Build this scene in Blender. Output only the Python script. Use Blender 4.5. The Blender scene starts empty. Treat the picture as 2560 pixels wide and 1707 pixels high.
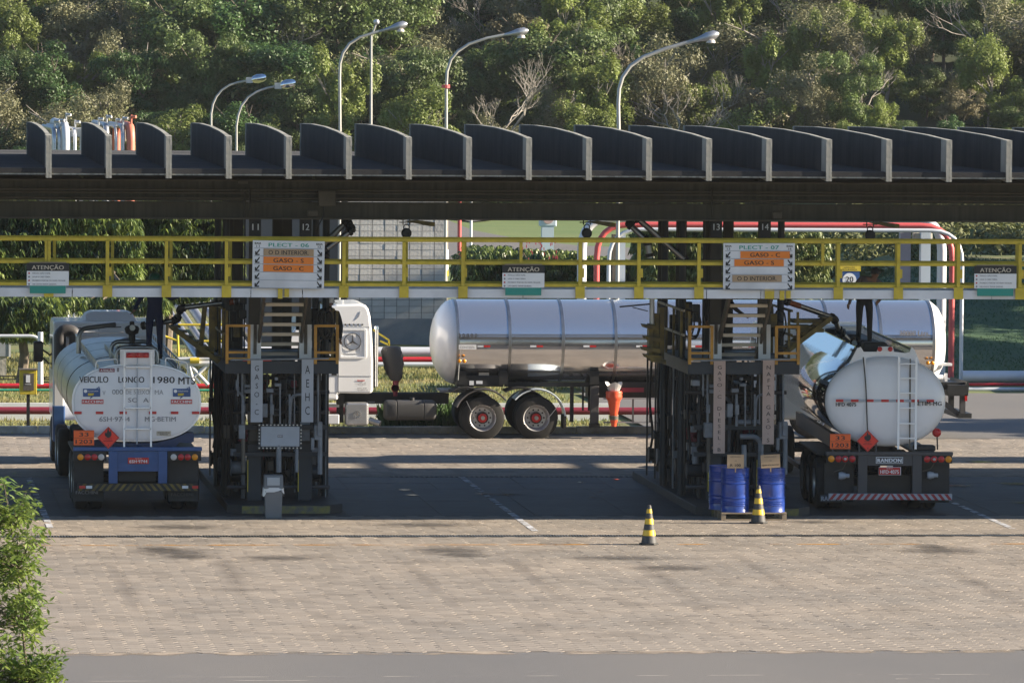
import bpy, math, random
from mathutils import Vector, Matrix
R = math.radians
random.seed(7)
S = bpy.context.scene
COL = S.collection

# ------------------------------------------------------------ camera
F, CX, CY = 16000.0, 1280.0, 853.5          # calibrated on lane lines, cones, drums and kerbs
ROLL = .0073; YAW = math.atan(1710/F); PITCH = math.atan((CY-(35+1710*ROLL))/F)
fw = Vector((math.sin(YAW)*math.cos(PITCH), math.cos(YAW)*math.cos(PITCH), -math.sin(PITCH)))
_r = Vector((math.cos(YAW), -math.sin(YAW), 0)); _u = _r.cross(fw)
rt = _r*math.cos(ROLL)+_u*math.sin(ROLL); up = -_r*math.sin(ROLL)+_u*math.cos(ROLL)
EYE = Vector((0, 0, 10))
cam = bpy.data.objects.new('camera', bpy.data.cameras.new('camera')); COL.objects.link(cam)
M = Matrix((rt, up, -fw)).transposed().to_4x4(); M.translation = EYE
cam.matrix_world = M
cam.data.sensor_width = 36; cam.data.lens = 36*F/2560
cam.data.clip_start = 1; cam.data.clip_end = 3000
S.camera = cam
def at(u, v, Y):
    """world point at depth Y seen at pixel (u, v) of the photograph"""
    d = fw+rt*(u-CX)/F-up*(v-CY)/F
    return EYE+d*(Y/d.y)

# ------------------------------------------------------------ light
SUN_EL, SUN_OFF = 20.0, 6.0                 # elevation; azimuth measured from +X towards the camera
w = bpy.data.worlds.new('World'); S.world = w; w.use_nodes = True
nt = w.node_tree; bg = nt.nodes['Background']
sky = nt.nodes.new('ShaderNodeTexSky'); sky.sky_type = 'NISHITA'; sky.sun_disc = False
sky.sun_elevation = R(SUN_EL); sky.sun_rotation = R(90+SUN_OFF)
sky.air_density = 1.1; sky.ozone_density = 3.5; sky.dust_density = .4; sky.altitude = 800
nt.links.new(sky.outputs[0], bg.inputs[0]); bg.inputs[1].default_value = .055
sd = bpy.data.lights.new('sun', 'SUN'); sd.energy = 5.0; sd.angle = R(.5); sd.color = (1, .86, .67)
so = bpy.data.objects.new('sun', sd); COL.objects.link(so)
sdir = Vector((math.cos(R(SUN_EL))*math.cos(R(-SUN_OFF)), math.cos(R(SUN_EL))*math.sin(R(-SUN_OFF)), math.sin(R(SUN_EL))))
so.rotation_euler = sdir.to_track_quat('Z', 'Y').to_euler(); so.location = (40, -20, 40)
S.view_settings.view_transform = 'Standard'; S.view_settings.look = 'None'
S.view_settings.gamma = 1; S.view_settings.use_curve_mapping = False
S.view_settings.exposure = 1.7
S.cycles.max_bounces = 6; S.cycles.diffuse_bounces = 3; S.cycles.glossy_bounces = 4
S.cycles.transparent_max_bounces = 20

# ------------------------------------------------------------ materials
MATS = {}
def mat(name, col, rough=.6, metal=0., var=.0, vscale=3., bump=0., bscale=40., col2=None, rnd=0., spec=None, trans=0., coat=0., stretch=None, streak=0., noise_rough=0., dirt=0.):
    if name in MATS: return MATS[name]
    m = bpy.data.materials.new(name); m.use_nodes = True; t = m.node_tree; N = t.nodes; L = t.links
    b = N['Principled BSDF']
    c = (*col, 1)
    b.inputs['Base Color'].default_value = c; b.inputs['Roughness'].default_value = rough; b.inputs['Metallic'].default_value = metal
    if spec is not None: b.inputs['Specular IOR Level'].default_value = spec
    if coat: b.inputs['Coat Weight'].default_value = coat; b.inputs['Coat Roughness'].default_value = .05
    tc = N.new('ShaderNodeTexCoord'); src = tc.outputs['Object']
    if stretch:
        mp = N.new('ShaderNodeMapping'); mp.inputs['Scale'].default_value = stretch; L.new(src, mp.inputs[0]); src = mp.outputs[0]
    out = None
    def mix(fac, a, bb, mode='MIX'):
        x = N.new('ShaderNodeMix'); x.data_type = 'RGBA'; x.blend_type = mode
        if isinstance(fac, float): x.inputs[0].default_value = fac
        else: L.new(fac, x.inputs[0])
        for i, q in ((6, a), (7, bb)):
            if isinstance(q, tuple): x.inputs[i].default_value = q
            else: L.new(q, x.inputs[i])
        return x.outputs[2]
    cur = c
    def nz(scale, detail=4, srcx=None):
        n = N.new('ShaderNodeTexNoise'); n.inputs['Scale'].default_value = scale; n.inputs['Detail'].default_value = detail
        L.new(srcx or src, n.inputs['Vector']); return n.outputs['Fac']
    def ramp(f, a, bb):
        r = N.new('ShaderNodeMapRange'); r.inputs[1].default_value = a; r.inputs[2].default_value = bb; L.new(f, r.inputs[0]); return r.outputs[0]
    if var or col2:
        k = col2 or tuple(x*(1-var) for x in col)
        cur = mix(ramp(nz(vscale), .35, .65), c, (*k, 1))
    if streak:
        mp = N.new('ShaderNodeMapping'); mp.inputs['Scale'].default_value = (9, 9, .35); L.new(tc.outputs['Object'], mp.inputs[0])
        f = ramp(nz(1.5, 5, mp.outputs[0]), .42, .7)
        cur = mix(f, cur, tuple(x*(1-streak) for x in col)+(1,))
    if dirt:
        f = ramp(nz(.9, 6), .5, .75)
        cur = mix(f, cur, (.05*dirt+.9*col[0]*(1-dirt), .045*dirt+.9*col[1]*(1-dirt), .04*dirt+.9*col[2]*(1-dirt), 1))
    if rnd:
        oi = N.new('ShaderNodeObjectInfo')
        hs = N.new('ShaderNodeHueSaturation')
        r1 = N.new('ShaderNodeMapRange'); r1.inputs[3].default_value = 1-rnd; r1.inputs[4].default_value = 1+rnd; L.new(oi.outputs['Random'], r1.inputs[0])
        L.new(r1.outputs[0], hs.inputs['Value'])
        if isinstance(cur, tuple): hs.inputs['Color'].default_value = cur
        else: L.new(cur, hs.inputs['Color'])
        cur = hs.outputs[0]
    if not isinstance(cur, tuple): L.new(cur, b.inputs['Base Color'])
    if noise_rough:
        rr = N.new('ShaderNodeMapRange'); rr.inputs[3].default_value = rough; rr.inputs[4].default_value = rough+noise_rough
        L.new(nz(2.5), rr.inputs[0]); L.new(rr.outputs[0], b.inputs['Roughness'])
    if bump:
        bp = N.new('ShaderNodeBump'); bp.inputs['Strength'].default_value = bump; bp.inputs['Distance'].default_value = .02
        L.new(nz(bscale, 5), bp.inputs['Height']); L.new(bp.outputs[0], b.inputs['Normal'])
    if trans:
        tr = N.new('ShaderNodeBsdfTranslucent'); ms = N.new('ShaderNodeMixShader'); ms.inputs[0].default_value = trans
        if isinstance(cur, tuple): tr.inputs[0].default_value = cur
        else: L.new(cur, tr.inputs[0])
        L.new(b.outputs[0], ms.inputs[1]); L.new(tr.outputs[0], ms.inputs[2]); L.new(ms.outputs[0], N['Material Output'].inputs[0])
    MATS[name] = m; return m
mat('paver', (.265, .226, .188), .9, bump=.4, bscale=30, rnd=.07, dirt=.35, var=.3, vscale=.5, col2=(.225, .20, .175))
mat('paver2', (.26, .222, .184), .9, bump=.4, bscale=30, dirt=.4, var=.3, vscale=.35, col2=(.20, .178, .155))
mat('joint', (.10, .088, .076), .95, bump=.3)
mat('asphalt', (.14, .133, .128), .85, var=.18, vscale=.25, bump=.35, bscale=55, stretch=(1, .6, 1), col2=(.12, .117, .117))
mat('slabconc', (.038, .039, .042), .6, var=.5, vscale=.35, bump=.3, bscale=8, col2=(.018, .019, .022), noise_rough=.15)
mat('kerbconc', (.52, .50, .46), .9, var=.4, vscale=3, bump=.5, bscale=9)
mat('grass', (.09, .13, .035), .95, var=.4, vscale=.35, bump=1, bscale=3, col2=(.17, .16, .06))
mat('grassshade', (.034, .085, .04), .95, var=.3, vscale=1.0, bump=.6, bscale=3, col2=(.045, .10, .04))  # darker grass copy with the slope's shade put into its green
mat('lawn', (.075, .13, .03), .95, var=.4, vscale=.15, bump=1, bscale=2, col2=(.12, .16, .045))
mat('forestfloor', (.03, .05, .015), 1, var=.5, vscale=.2, bump=1, bscale=1)
mat('concrete', (.34, .335, .30), .9, var=.3, vscale=2, bump=.4, bscale=15, streak=.55)
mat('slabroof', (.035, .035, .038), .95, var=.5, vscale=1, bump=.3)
mat('finshade', (.048, .044, .040), .95, var=.45, vscale=1.2, bump=.4, streak=.6)  # darker concrete copy: side shade of the ribs put into the colour
mat('steeldark', (.045, .041, .032), .6, var=.2, vscale=1)
mat('steelblue', (.020, .027, .036), .55, var=.3, vscale=2)
mat('brownsteel', (.12, .105, .085), .6, var=.25, vscale=3)
mat('tread', (.52, .46, .37), .7)
mat('yellow', (.66, .50, .04), .5, var=.2, vscale=6, dirt=.22, bump=.2)
mat('yellowdirty', (.20, .14, .02), .55, var=.5, vscale=4, col2=(.07, .055, .02))
mat('orangerail', (.50, .25, .03), .5, var=.3, vscale=4)
mat('white', (.80, .81, .82), .4, var=.06, vscale=3)
mat('whitepanel', (.74, .76, .80), .45, var=.10, vscale=2, dirt=.3)
mat('pipegrey', (.21, .23, .26), .5, var=.3, vscale=5)
mat('girder', (.085, .078, .062), .65, var=.3, vscale=1.5, streak=.4)
mat('bingrey', (.13, .145, .16), .5, var=.1, dirt=.2)
mat('whitepaint', (.90, .91, .92), .22, coat=.5)
mat('tankwhite', (.78, .78, .80), .28, coat=.3, var=.05, vscale=2)
mat('greybox', (.38, .41, .46), .5, var=.1, vscale=4)
mat('darkgrey', (.05, .05, .052), .6)
mat('black', (.012, .012, .013), .5)
mat('rubber', (.022, .021, .020), .8, var=.3, vscale=6)
mat('chassis', (.016, .017, .019), .55, var=.4, vscale=5)
mat('chassisgrey', (.06, .058, .062), .55)
mat('blue', (.03, .09, .26), .4, var=.2, vscale=4)
mat('darkblue', (.012, .03, .09), .5)
mat('drumblue', (.015, .06, .34), .3, coat=.3, var=.35, vscale=5, dirt=.3)
mat('red', (.50, .02, .02), .35)
mat('redpipe', (.52, .025, .035), .4, var=.15, vscale=2)
mat('maroon', (.20, .02, .04), .5)
mat('pinkred', (.55, .09, .09), .45)
mat('green', (.03, .30, .19), .5)
mat('signgreen', (.02, .27, .22), .5)
mat('tealgreen', (.01, .30, .22), .5)
mat('orange', (.80, .22, .02), .5)
mat('hazorange', (.85, .13, .02), .5)
mat('coneorange', (.62, .08, .03), .45)
mat('hazred', (.75, .04, .02), .5)
mat('amber', (.75, .28, .01), .2)
mat('lightred', (.45, .02, .02), .15)
mat('lens', (.55, .52, .50), .15)
mat('cardboard', (.45, .32, .20), .85, var=.12, vscale=5)
mat('stainless', (.62, .63, .65), .13, 1., noise_rough=.05, bump=.04, bscale=3, stretch=(.3, 1, 1))
mat('mirrorsteel', (.74, .75, .77), .05, 1., bump=.06, bscale=2.5, noise_rough=.04)
mat('dullsteel', (.42, .43, .44), .38, 1., var=.2, vscale=4)
mat('galv', (.50, .51, .53), .4, .8, var=.15, vscale=4)
mat('lamppost', (.42, .42, .40), .5, .3, var=.15)
mat('rim', (.55, .55, .56), .35, .6)
mat('pipewhite', (.62, .64, .68), .45, .2, var=.1, vscale=1)
mat('blockwall', (.60, .58, .54), .9, var=.2, vscale=2, bump=.4, bscale=12, rnd=.10)
mat('mortar', (.16, .15, .14), .95)
mat('wood', (.30, .24, .17), .85, var=.3, vscale=6)
mat('plastic', (.55, .55, .55), .2, spec=.8)
mat('ink', (.02, .02, .022), .6)
mat('fadeink', (.42, .42, .44), .6)
mat('greyink', (.22, .22, .24), .6)
mat('glass', (.02, .025, .03), .06, spec=.8)
mat('skin', (.22, .12, .075), .6)
mat('clothblue', (.012, .022, .075), .9)
mat('clothdark', (.02, .022, .025), .9)
mat('clothgrey', (.13, .11, .11), .9)
mat('helmetgreen', (.01, .10, .05), .4)
mat('leafdark', (.06, .12, .03), .5, trans=.25, rnd=.25, var=.4, vscale=.8, spec=.4)
mat('leafmid', (.12, .175, .045), .55, trans=.3, rnd=.25, var=.45, vscale=.7)
mat('leaflight', (.22, .28, .06), .55, trans=.35, rnd=.22, var=.4, vscale=.7)
mat('leafgrey', (.20, .20, .10), .6, trans=.25, rnd=.2, var=.3, vscale=.7)
mat('leafred', (.17, .15, .075), .6, trans=.25, rnd=.2, var=.3, vscale=.7)
mat('mango', (.022, .05, .012), .32, trans=.3, rnd=.1, var=.5, vscale=1.1, col2=(.20, .26, .05), spec=.8)  # dark and bright tones paint shaded interior and sunlit leaf clusters
mat('bushleaf', (.10, .17, .035), .45, trans=.35, var=.5, vscale=5, col2=(.22, .28, .06), spec=.5)
mat('shrub', (.16, .18, .06), .7, trans=.2, rnd=.2, var=.4, vscale=2)
mat('bark', (.16, .13, .10), .9, var=.3, vscale=6)
mat('palebark', (.32, .29, .25), .9, var=.3, vscale=6)
mat('dryleaf', (.45, .35, .08), .8)
mat('flower', (.5, .06, .08), .6)

# ------------------------------------------------------------ mesh helpers
class MB:
    def __init__(s): s.v = []; s.f = []; s.m = []; s.mi = 0
    def add(s, vs, fs):
        o = len(s.v); s.v += [tuple(p) for p in vs]; s.f += [tuple(i+o for i in f) for f in fs]; s.m += [s.mi]*len(fs); return s
    def box(s, x0, x1, y0, y1, z0, z1):
        if x0 > x1: x0, x1 = x1, x0
        if y0 > y1: y0, y1 = y1, y0
        if z0 > z1: z0, z1 = z1, z0
        return s.add([(x0,y0,z0),(x1,y0,z0),(x1,y1,z0),(x0,y1,z0),(x0,y0,z1),(x1,y0,z1),(x1,y1,z1),(x0,y1,z1)],
                     [(0,3,2,1),(4,5,6,7),(0,1,5,4),(1,2,6,5),(2,3,7,6),(3,0,4,7)])
    def cbox(s, c, d): return s.box(c[0]-d[0]/2, c[0]+d[0]/2, c[1]-d[1]/2, c[1]+d[1]/2, c[2]-d[2]/2, c[2]+d[2]/2)
    def bar(s, a, b, w, h=None, upv=(0,0,1)):
        a, b = Vector(a), Vector(b); h = h or w; d = (b-a).normalized(); U = Vector(upv)
        if abs(d.dot(U)) > .98: U = Vector((0, 1, 0))
        sx = d.cross(U).normalized(); uy = sx.cross(d)
        vs = [p+sx*w/2*i+uy*h/2*j for p in (a, b) for i, j in ((-1,-1),(1,-1),(1,1),(-1,1))]
        return s.add(vs, [(3,2,1,0),(4,5,6,7),(0,1,5,4),(1,2,6,5),(2,3,7,6),(3,0,4,7)])
    def cyl(s, a, b, r, n=12, r2=None, cap=True):
        a, b = Vector(a), Vector(b); r2 = r if r2 is None else r2; d = (b-a).normalized()
        x = d.orthogonal().normalized(); y = d.cross(x)
        vs = [a+(x*math.cos(t)+y*math.sin(t))*r for t in [2*math.pi*i/n for i in range(n)]]
        vs += [b+(x*math.cos(t)+y*math.sin(t))*r2 for t in [2*math.pi*i/n for i in range(n)]]
        fs = [(i, (i+1) % n, n+(i+1) % n, n+i) for i in range(n)]
        if cap: fs += [tuple(range(n-1, -1, -1)), tuple(range(n, 2*n))]
        return s.add(vs, fs)
    def tube(s, pts, r, n=10, fillet=0., steps=4):
        P = [Vector(p) for p in pts]
        if fillet and len(P) > 2:
            Q = [P[0]]
            for i in range(1, len(P)-1):
                a, b, c = P[i-1], P[i], P[i+1]
                k = min(fillet, (a-b).length*.45, (c-b).length*.45)
                p0 = b+(a-b).normalized()*k; p1 = b+(c-b).normalized()*k
                for j in range(steps+1):
                    t = j/steps; Q.append(p0*(1-t)**2+b*2*t*(1-t)+p1*t*t)
            Q.append(P[-1]); P = Q
        n0 = None; rings = []
        rr = r if isinstance(r, (list, tuple)) else [r]*len(P)
        for i, p in enumerate(P):
            d = (P[min(i+1, len(P)-1)]-P[max(i-1, 0)]).normalized()
            if n0 is None: n0 = d.orthogonal().normalized()
            n0 = (n0-d*n0.dot(d)).normalized(); b = d.cross(n0)
            rings.append([p+(n0*math.cos(2*math.pi*k/n)+b*math.sin(2*math.pi*k/n))*rr[min(i, len(rr)-1)] for k in range(n)])
        vs = [q for g in rings for q in g]
        fs = [(i*n+k, i*n+(k+1) % n, (i+1)*n+(k+1) % n, (i+1)*n+k) for i in range(len(P)-1) for k in range(n)]
        fs += [tuple(range(n-1, -1, -1)), tuple(range((len(P)-1)*n, len(P)*n))]
        return s.add(vs, fs)
    def loft(s, secs, cap=True, closed=True):
        n = len(secs[0]); vs = [p for g in secs for p in g]
        K = n if closed else n-1
        fs = [(i*n+k, i*n+(k+1) % n, (i+1)*n+(k+1) % n, (i+1)*n+k) for i in range(len(secs)-1) for k in range(K)]
        if cap: fs += [tuple(range(n-1, -1, -1)), tuple(range((len(secs)-1)*n, len(secs)*n))]
        return s.add(vs, fs)
    def lathe(s, prof, o=(0,0,0), axis='z', n=20):
        o = Vector(o); E = {'z': ((1,0,0),(0,1,0),(0,0,1)), 'y': ((0,0,1),(1,0,0),(0,1,0)), 'x': ((0,1,0),(0,0,1),(1,0,0))}[axis]
        a, b, c = map(Vector, E)
        return s.loft([[o+(a*math.cos(2*math.pi*k/n)+b*math.sin(2*math.pi*k/n))*max(r, 1e-4)+c*h for k in range(n)] for r, h in prof])
    def prism(s, poly, axis, lo, hi):
        def mk(a, b, t): return {'x': (t, a, b), 'y': (a, t, b), 'z': (a, b, t)}[axis]
        n = len(poly); vs = [mk(a, b, lo) for a, b in poly]+[mk(a, b, hi) for a, b in poly]
        fs = [tuple(range(n)), tuple(range(2*n-1, n-1, -1))]+[(i, n+i, n+(i+1) % n, (i+1) % n) for i in range(n)]
        return s.add(vs, fs)
    def build(s, name, m, parent=None, loc=None, smooth=False, bevel=0, world=False, fix=True):
        """links everything collected as ONE mesh object; world=True when coordinates are world ones"""
        me = bpy.data.meshes.new(name)
        off = Vector(parent.location) if (parent is not None and world) else Vector((0, 0, 0))
        if loc is not None: off = Vector(loc)
        vs = [(p[0]-off.x, p[1]-off.y, p[2]-off.z) for p in s.v] if off.length else s.v
        me.from_pydata(vs, [], s.f)
        ml = m if isinstance(m, (list, tuple)) else [m]
        for q in ml: me.materials.append(MATS[q])
        if len(ml) > 1: me.polygons.foreach_set('material_index', s.m)
        if fix:
            import bmesh
            b = bmesh.new(); b.from_mesh(me); bmesh.ops.recalc_face_normals(b, faces=b.faces); b.to_mesh(me); b.free()
        if smooth:
            me.polygons.foreach_set('use_smooth', [True]*len(me.polygons))
            me.set_sharp_from_angle(angle=R(38))
        me.update()
        o = bpy.data.objects.new(name, me); COL.objects.link(o)
        if parent is not None: o.parent = parent
        if loc is not None: o.location = loc
        if bevel:
            bm = o.modifiers.new('bevel', 'BEVEL'); bm.width = bevel; bm.segments = 2; bm.limit_method = 'ANGLE'; bm.angle_limit = R(50)
        return o
def tag(o, label=None, cat=None, group=None, kind=None):
    for k, v in (('label', label), ('category', cat), ('group', group), ('kind', kind)):
        if v: o[k] = v
    return o
def empty(name, loc, label=None, cat=None, group=None, rz=0):
    o = bpy.data.objects.new(name, None); COL.objects.link(o); o.location = loc; o.rotation_euler.z = rz; o.empty_display_size = .2
    return tag(o, label, cat, group)
def struct(mbx, name, m, **k): return tag(mbx.build(name, m, **k), kind='structure')
def copy_tree(o, parent=None, loc=None):
    c = o.copy(); COL.objects.link(c)
    if parent is not None: c.parent = parent
    if loc is not None: c.location = loc
    for ch in list(o.children): copy_tree(ch, c)
    return c
_tc = {}
def text(s, x, y, z, h, m, parent, wid=None, name='lettering', axis='y', align='CENTER', bold=0., rz=0., tilt=0.):
    """flat printed lettering, h = capital height; faces -Y; wid = fit width; coordinates local to the parent"""
    key = (s, bold, align)
    if key not in _tc:
        cu = bpy.data.curves.new('t', 'FONT'); cu.body = s; cu.align_x = align; cu.resolution_u = 3; cu.space_character = 1.0+2*bold
        ob = bpy.data.objects.new('t', cu); COL.objects.link(ob)
        dg = bpy.context.evaluated_depsgraph_get(); me = bpy.data.meshes.new_from_object(ob.evaluated_get(dg))
        bpy.data.objects.remove(ob); _tc[key] = me
    me = _tc[key].copy(); xs = [v.co.x for v in me.vertices]; ys = [v.co.y for v in me.vertices]
    W = max(xs)-min(xs); sy = h/.70; sx = sy if wid is None else wid/W
    cx = (max(xs)+min(xs))/2 if align == 'CENTER' else min(xs)
    for v in me.vertices: v.co = Vector(((v.co.x-cx)*sx, (v.co.y-.35)*sy, 0))
    if bold:
        import bmesh
        bm = bmesh.new(); bm.from_mesh(me)
        for q in (-1, 1):
            c = bm.copy(); 
            for v in c.verts: v.co += Vector((q*bold*sy*1.1, 0, .0004*(q+1.5)))
            tmp = bpy.data.meshes.new('t'); c.to_mesh(tmp); bm.from_mesh(tmp); bpy.data.meshes.remove(tmp); c.free()
        bm.to_mesh(me); bm.free()
    me.materials.clear(); me.materials.append(MATS[m])
    o = bpy.data.objects.new(name, me); COL.objects.link(o); o.parent = parent
    o.location = (x, y, z); o.rotation_euler = (R(90), tilt, rz)
    return o
def decal(x0, x1, z0, z1, y, m, parent, name, th=.004):
    return MB().box(x0, x1, y-th, y, z0, z1).build(name, m, parent)

# ------------------------------------------------------------ ground
def sheet(name, x0, x1, y0, y1, z, m):
    return struct(MB().add([(x0,y0,z),(x1,y0,z),(x1,y1,z),(x0,y1,z)], [(0,1,2,3)]), name, m)
def fr(u0, u1, v0, v1, Y):
    um, vm = (u0+u1)/2, (v0+v1)/2
    return at(u0, vm, Y).x, at(u1, vm, Y).x, at(um, v1, Y).z, at(um, v0, Y).z
# the terrain: one sheet reaching the horizon, flat in the yard, an embankment on the right, a wooded hill behind
def terr(x, y):
    z = -.07
    if y > 322: z += .17*(y-322)+.0006*(y-322)**2
    k = min(1, max(0, (x-25.5-max(0, y-176)*.14)/6)); k = k*k*(3-2*k)
    t = min(1, max(0, (y-175)/24)); z += 2.6*k*(t*t*(3-2*t)) if y > 175 else 0
    if y > 330: z += 1.2*math.sin(x*.045+1)*min(1, (y-330)/60)
    if y > 160 : z += .05*math.sin(x*.7+y*.3)*min(1, (y-160)/20)
    return min(z, 70)
xs = [-900, -500, -250, -120, -70]+[-50+2.5*i for i in range(57)]+[110, 160, 260, 500, 900]
ys = [-500, -200, 0, 60, 120, 155]+[160+3*i for i in range(60)]+[350, 360, 370, 385, 400, 425, 450, 520, 700, 1200]
def grid(name, xs, ys, fn, m):
    b = MB(); b.add([(x, y, fn(x, y)) for y in ys for x in xs], [(j*len(xs)+i, j*len(xs)+i+1, (j+1)*len(xs)+i+1, (j+1)*len(xs)+i) for j in range(len(ys)-1) for i in range(len(xs)-1)])
    o = struct(b, name, m, smooth=True); return o
g = grid('ground', xs, ys, terr, 'grass')
g.data.materials.append(MATS['grassshade']); g.data.materials.append(MATS['forestfloor']); g.data.materials.append(MATS['lawn'])
for p in g.data.polygons:
    c = p.center
    if c.y > 322: p.material_index = 2
    elif 230 < c.y: p.material_index = 3
    elif c.x > 25.5+max(0, c.y-176)*.14 and c.y > 174 and c.y < 200: p.material_index = 1
sheet('yard_bed', -40, 90, 100.3, 154.3, -.0065, 'joint')
sheet('asphalt_apron', -200, 300, 55, 100.3, 0, 'asphalt')
sheet('asphalt_road', 20.0, 120, 151.75, 170.3, 0, 'asphalt')
def gp(u, v, z=-.02): p = at(u, v, 100); p = EYE+(p-EYE)*((z-10)/(p.z-10)); return tuple(p)
struct(MB().add([gp(*q) for q in ((300, 668), (300, 590), (900, 553), (1110, 546), (1180, 575), (1300, 598), (1440, 613), (1700, 625), (1700, 668), (1110, 660))], [tuple(range(10))]), 'access_road', 'asphalt')
struct(MB().add([gp(*q) for q in ((1110, 543), (1180, 554), (1260, 545), (1420, 541), (1420, 530), (1110, 530))], [tuple(range(6))]), 'side_road', 'asphalt')
# hexagonal concrete pavers: nearest 300 as single pieces, the rest joined
PX, PY = .275, .335
def hexa(cx, cy, r, dz, tx=0, ty=0, k=1.0):
    """hexagon with a chamfered rim; returns verts, faces"""
    sx = PX/1.5; sy = PY/math.sqrt(3)
    ring = [(math.cos(R(60*i)), math.sin(R(60*i))) for i in range(6)]
    o = [(cx+a*sx*.985, cy+b*sy*.985, -.013) for a, b in ring]
    q = [(cx+a*sx*.968, cy+b*sy*.968, -.0018+dz+a*tx+b*ty) for a, b in ring]
    t = [(cx+a*sx*.945, cy+b*sy*.945, dz+a*tx+b*ty) for a, b in ring]
    fs = [(i, (i+1) % 6, 6+(i+1) % 6, 6+i) for i in range(6)]+[(6+i, 6+(i+1) % 6, 12+(i+1) % 6, 12+i) for i in range(6)]+[tuple(range(12, 18))]
    return o+q+t, fs
rg = random.Random(3)
pv = empty('paved_yard', (0, 0, 0)); pv['kind'] = 'structure'
proto = []
for k in range(8):
    b = MB(); b.add(*hexa(0, 0, 1, 0, rg.uniform(-.002, .002), rg.uniform(-.0015, .0015))); o = b.build('paver', 'paver', fix=False); proto.append(o.data)
    bpy.data.objects.remove(o)
single = 0
def rows(y0, y1, x0, x1, joined, first=False):
    global single
    j = 0; y = y0+PY/2
    while y < y1-PY/2:
        i = 0; x = x0
        xr = x1 if not callable(x1) else x1(y)
        while x < xr:
            yy = y+(PY/2 if i % 2 else 0)
            if yy < y1-PY/2+.05:
                vis = first and single < 300 and 25 < (x/(y/F)-427) < 2600 and x > 3.0
                if vis:
                    o = bpy.data.objects.new('paver', proto[rg.randrange(8)]); COL.objects.link(o); o.parent = pv
                    o.location = (x, yy, rg.uniform(-.0015, .0015)); single += 1
                else:
                    joined.add(*hexa(x, yy, 1, rg.uniform(-.0015, .0015), rg.uniform(-.002, .002), rg.uniform(-.0015, .0015)))
            x += PX; i += 1
        y += PY; j += 1
jb = MB()
rows(100.35, 122.8, 1.0, lambda y: y*.19+8, jb, True)
rows(123.15, 128.0, 1.5, lambda y: y*.19+8, jb)
rows(138.9, 151.7, 1.5, lambda y: y*.19+8, jb)
rows(151.7, 152.9, 1.5, 19.8, jb)
o = jb.build('pavers', 'paver2', pv, fix=False); o['kind'] = 'stuff'
# colour differences between single stones
m = MATS['paver2']; N = m.node_tree.nodes; L = m.node_tree.links
geo = N.new('ShaderNodeNewGeometry'); hs = N.new('ShaderNodeHueSaturation'); mr = N.new('ShaderNodeMapRange')
mr.inputs[3].default_value = .86; mr.inputs[4].default_value = 1.12
L.new(geo.outputs['Random Per Island'], mr.inputs[0]); L.new(mr.outputs[0], hs.inputs['Value'])
lk = N['Principled BSDF'].inputs['Base Color'].links[0]; L.new(lk.from_socket, hs.inputs['Color']); L.new(hs.outputs[0], N['Principled BSDF'].inputs['Base Color'])
# concrete bays under the roof
cs = empty('concrete_lane', (0, 0, 0)); cs['kind'] = 'structure'
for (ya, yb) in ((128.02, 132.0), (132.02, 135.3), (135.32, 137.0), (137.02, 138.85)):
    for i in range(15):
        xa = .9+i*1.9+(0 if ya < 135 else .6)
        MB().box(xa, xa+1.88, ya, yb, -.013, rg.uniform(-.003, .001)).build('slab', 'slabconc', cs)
# drains
for nm, yy, hw in (('drain', 122.975, .15), ('rear_drain', 138.87, .0)):
    if not hw: continue
    d = empty(nm, (0, yy, 0)); d['kind'] = 'structure'
    MB().box(-5, 40, -.17, -.15, -.012, .006).box(-5, 40, .15, .17, -.012, .006).build('frame', 'steeldark', d)
    b = MB()
    x = .5
    while x < 27: b.box(x, x+.022, -.15, .15, -.005, .004); x += .055
    o = b.build('grate_bars', 'dullsteel', d, fix=False); o['kind'] = 'stuff'
    MB().box(-5, 40, -.15, .15, -.0062, -.0055).build('channel', 'black', d)
b = MB(); x = 12.2
while x < 20: b.box(x, x+.05, 138.85, 139.1, .002, .01); x += .11
tag(b.build('rear_drain_grate', 'steeldark', None, fix=False), kind='structure')
# painted lines, worn
def worn(name, col, base, sc, lo, hi):
    m = bpy.data.materials.new(name); m.use_nodes = True; t = m.node_tree; N = t.nodes; L = t.links; b = N['Principled BSDF']
    b.inputs['Base Color'].default_value = (*col, 1); b.inputs['Roughness'].default_value = .8
    tc = N.new('ShaderNodeTexCoord'); n = N.new('ShaderNodeTexNoise'); n.inputs['Scale'].default_value = sc; n.inputs['Detail'].default_value = 5
    L.new(tc.outputs['Object'], n.inputs['Vector']); r = N.new('ShaderNodeMapRange'); r.inputs[1].default_value = lo; r.inputs[2].default_value = hi
    L.new(n.outputs['Fac'], r.inputs[0]); L.new(r.outputs[0], b.inputs['Alpha']); MATS[name] = m
worn('wornyellow', (.62, .30, .05), None, 1.6, .48, .74)
worn('wornwhite', (.55, .57, .62), None, 2.5, .36, .66)
worn('leafline', (.45, .33, .15), None, .8, .52, .62)
struct(MB().box(1, 27, 120.84, 120.98, .004, .006), 'yellow_line', 'wornyellow')
for x, ya in ((4.31, 125.0), (13.75, 124.0), (23.31, 124.6)):
    struct(MB().box(x-.065, x+.065, ya, 138.75, .005, .007), 'lane_line', 'wornwhite')
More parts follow.
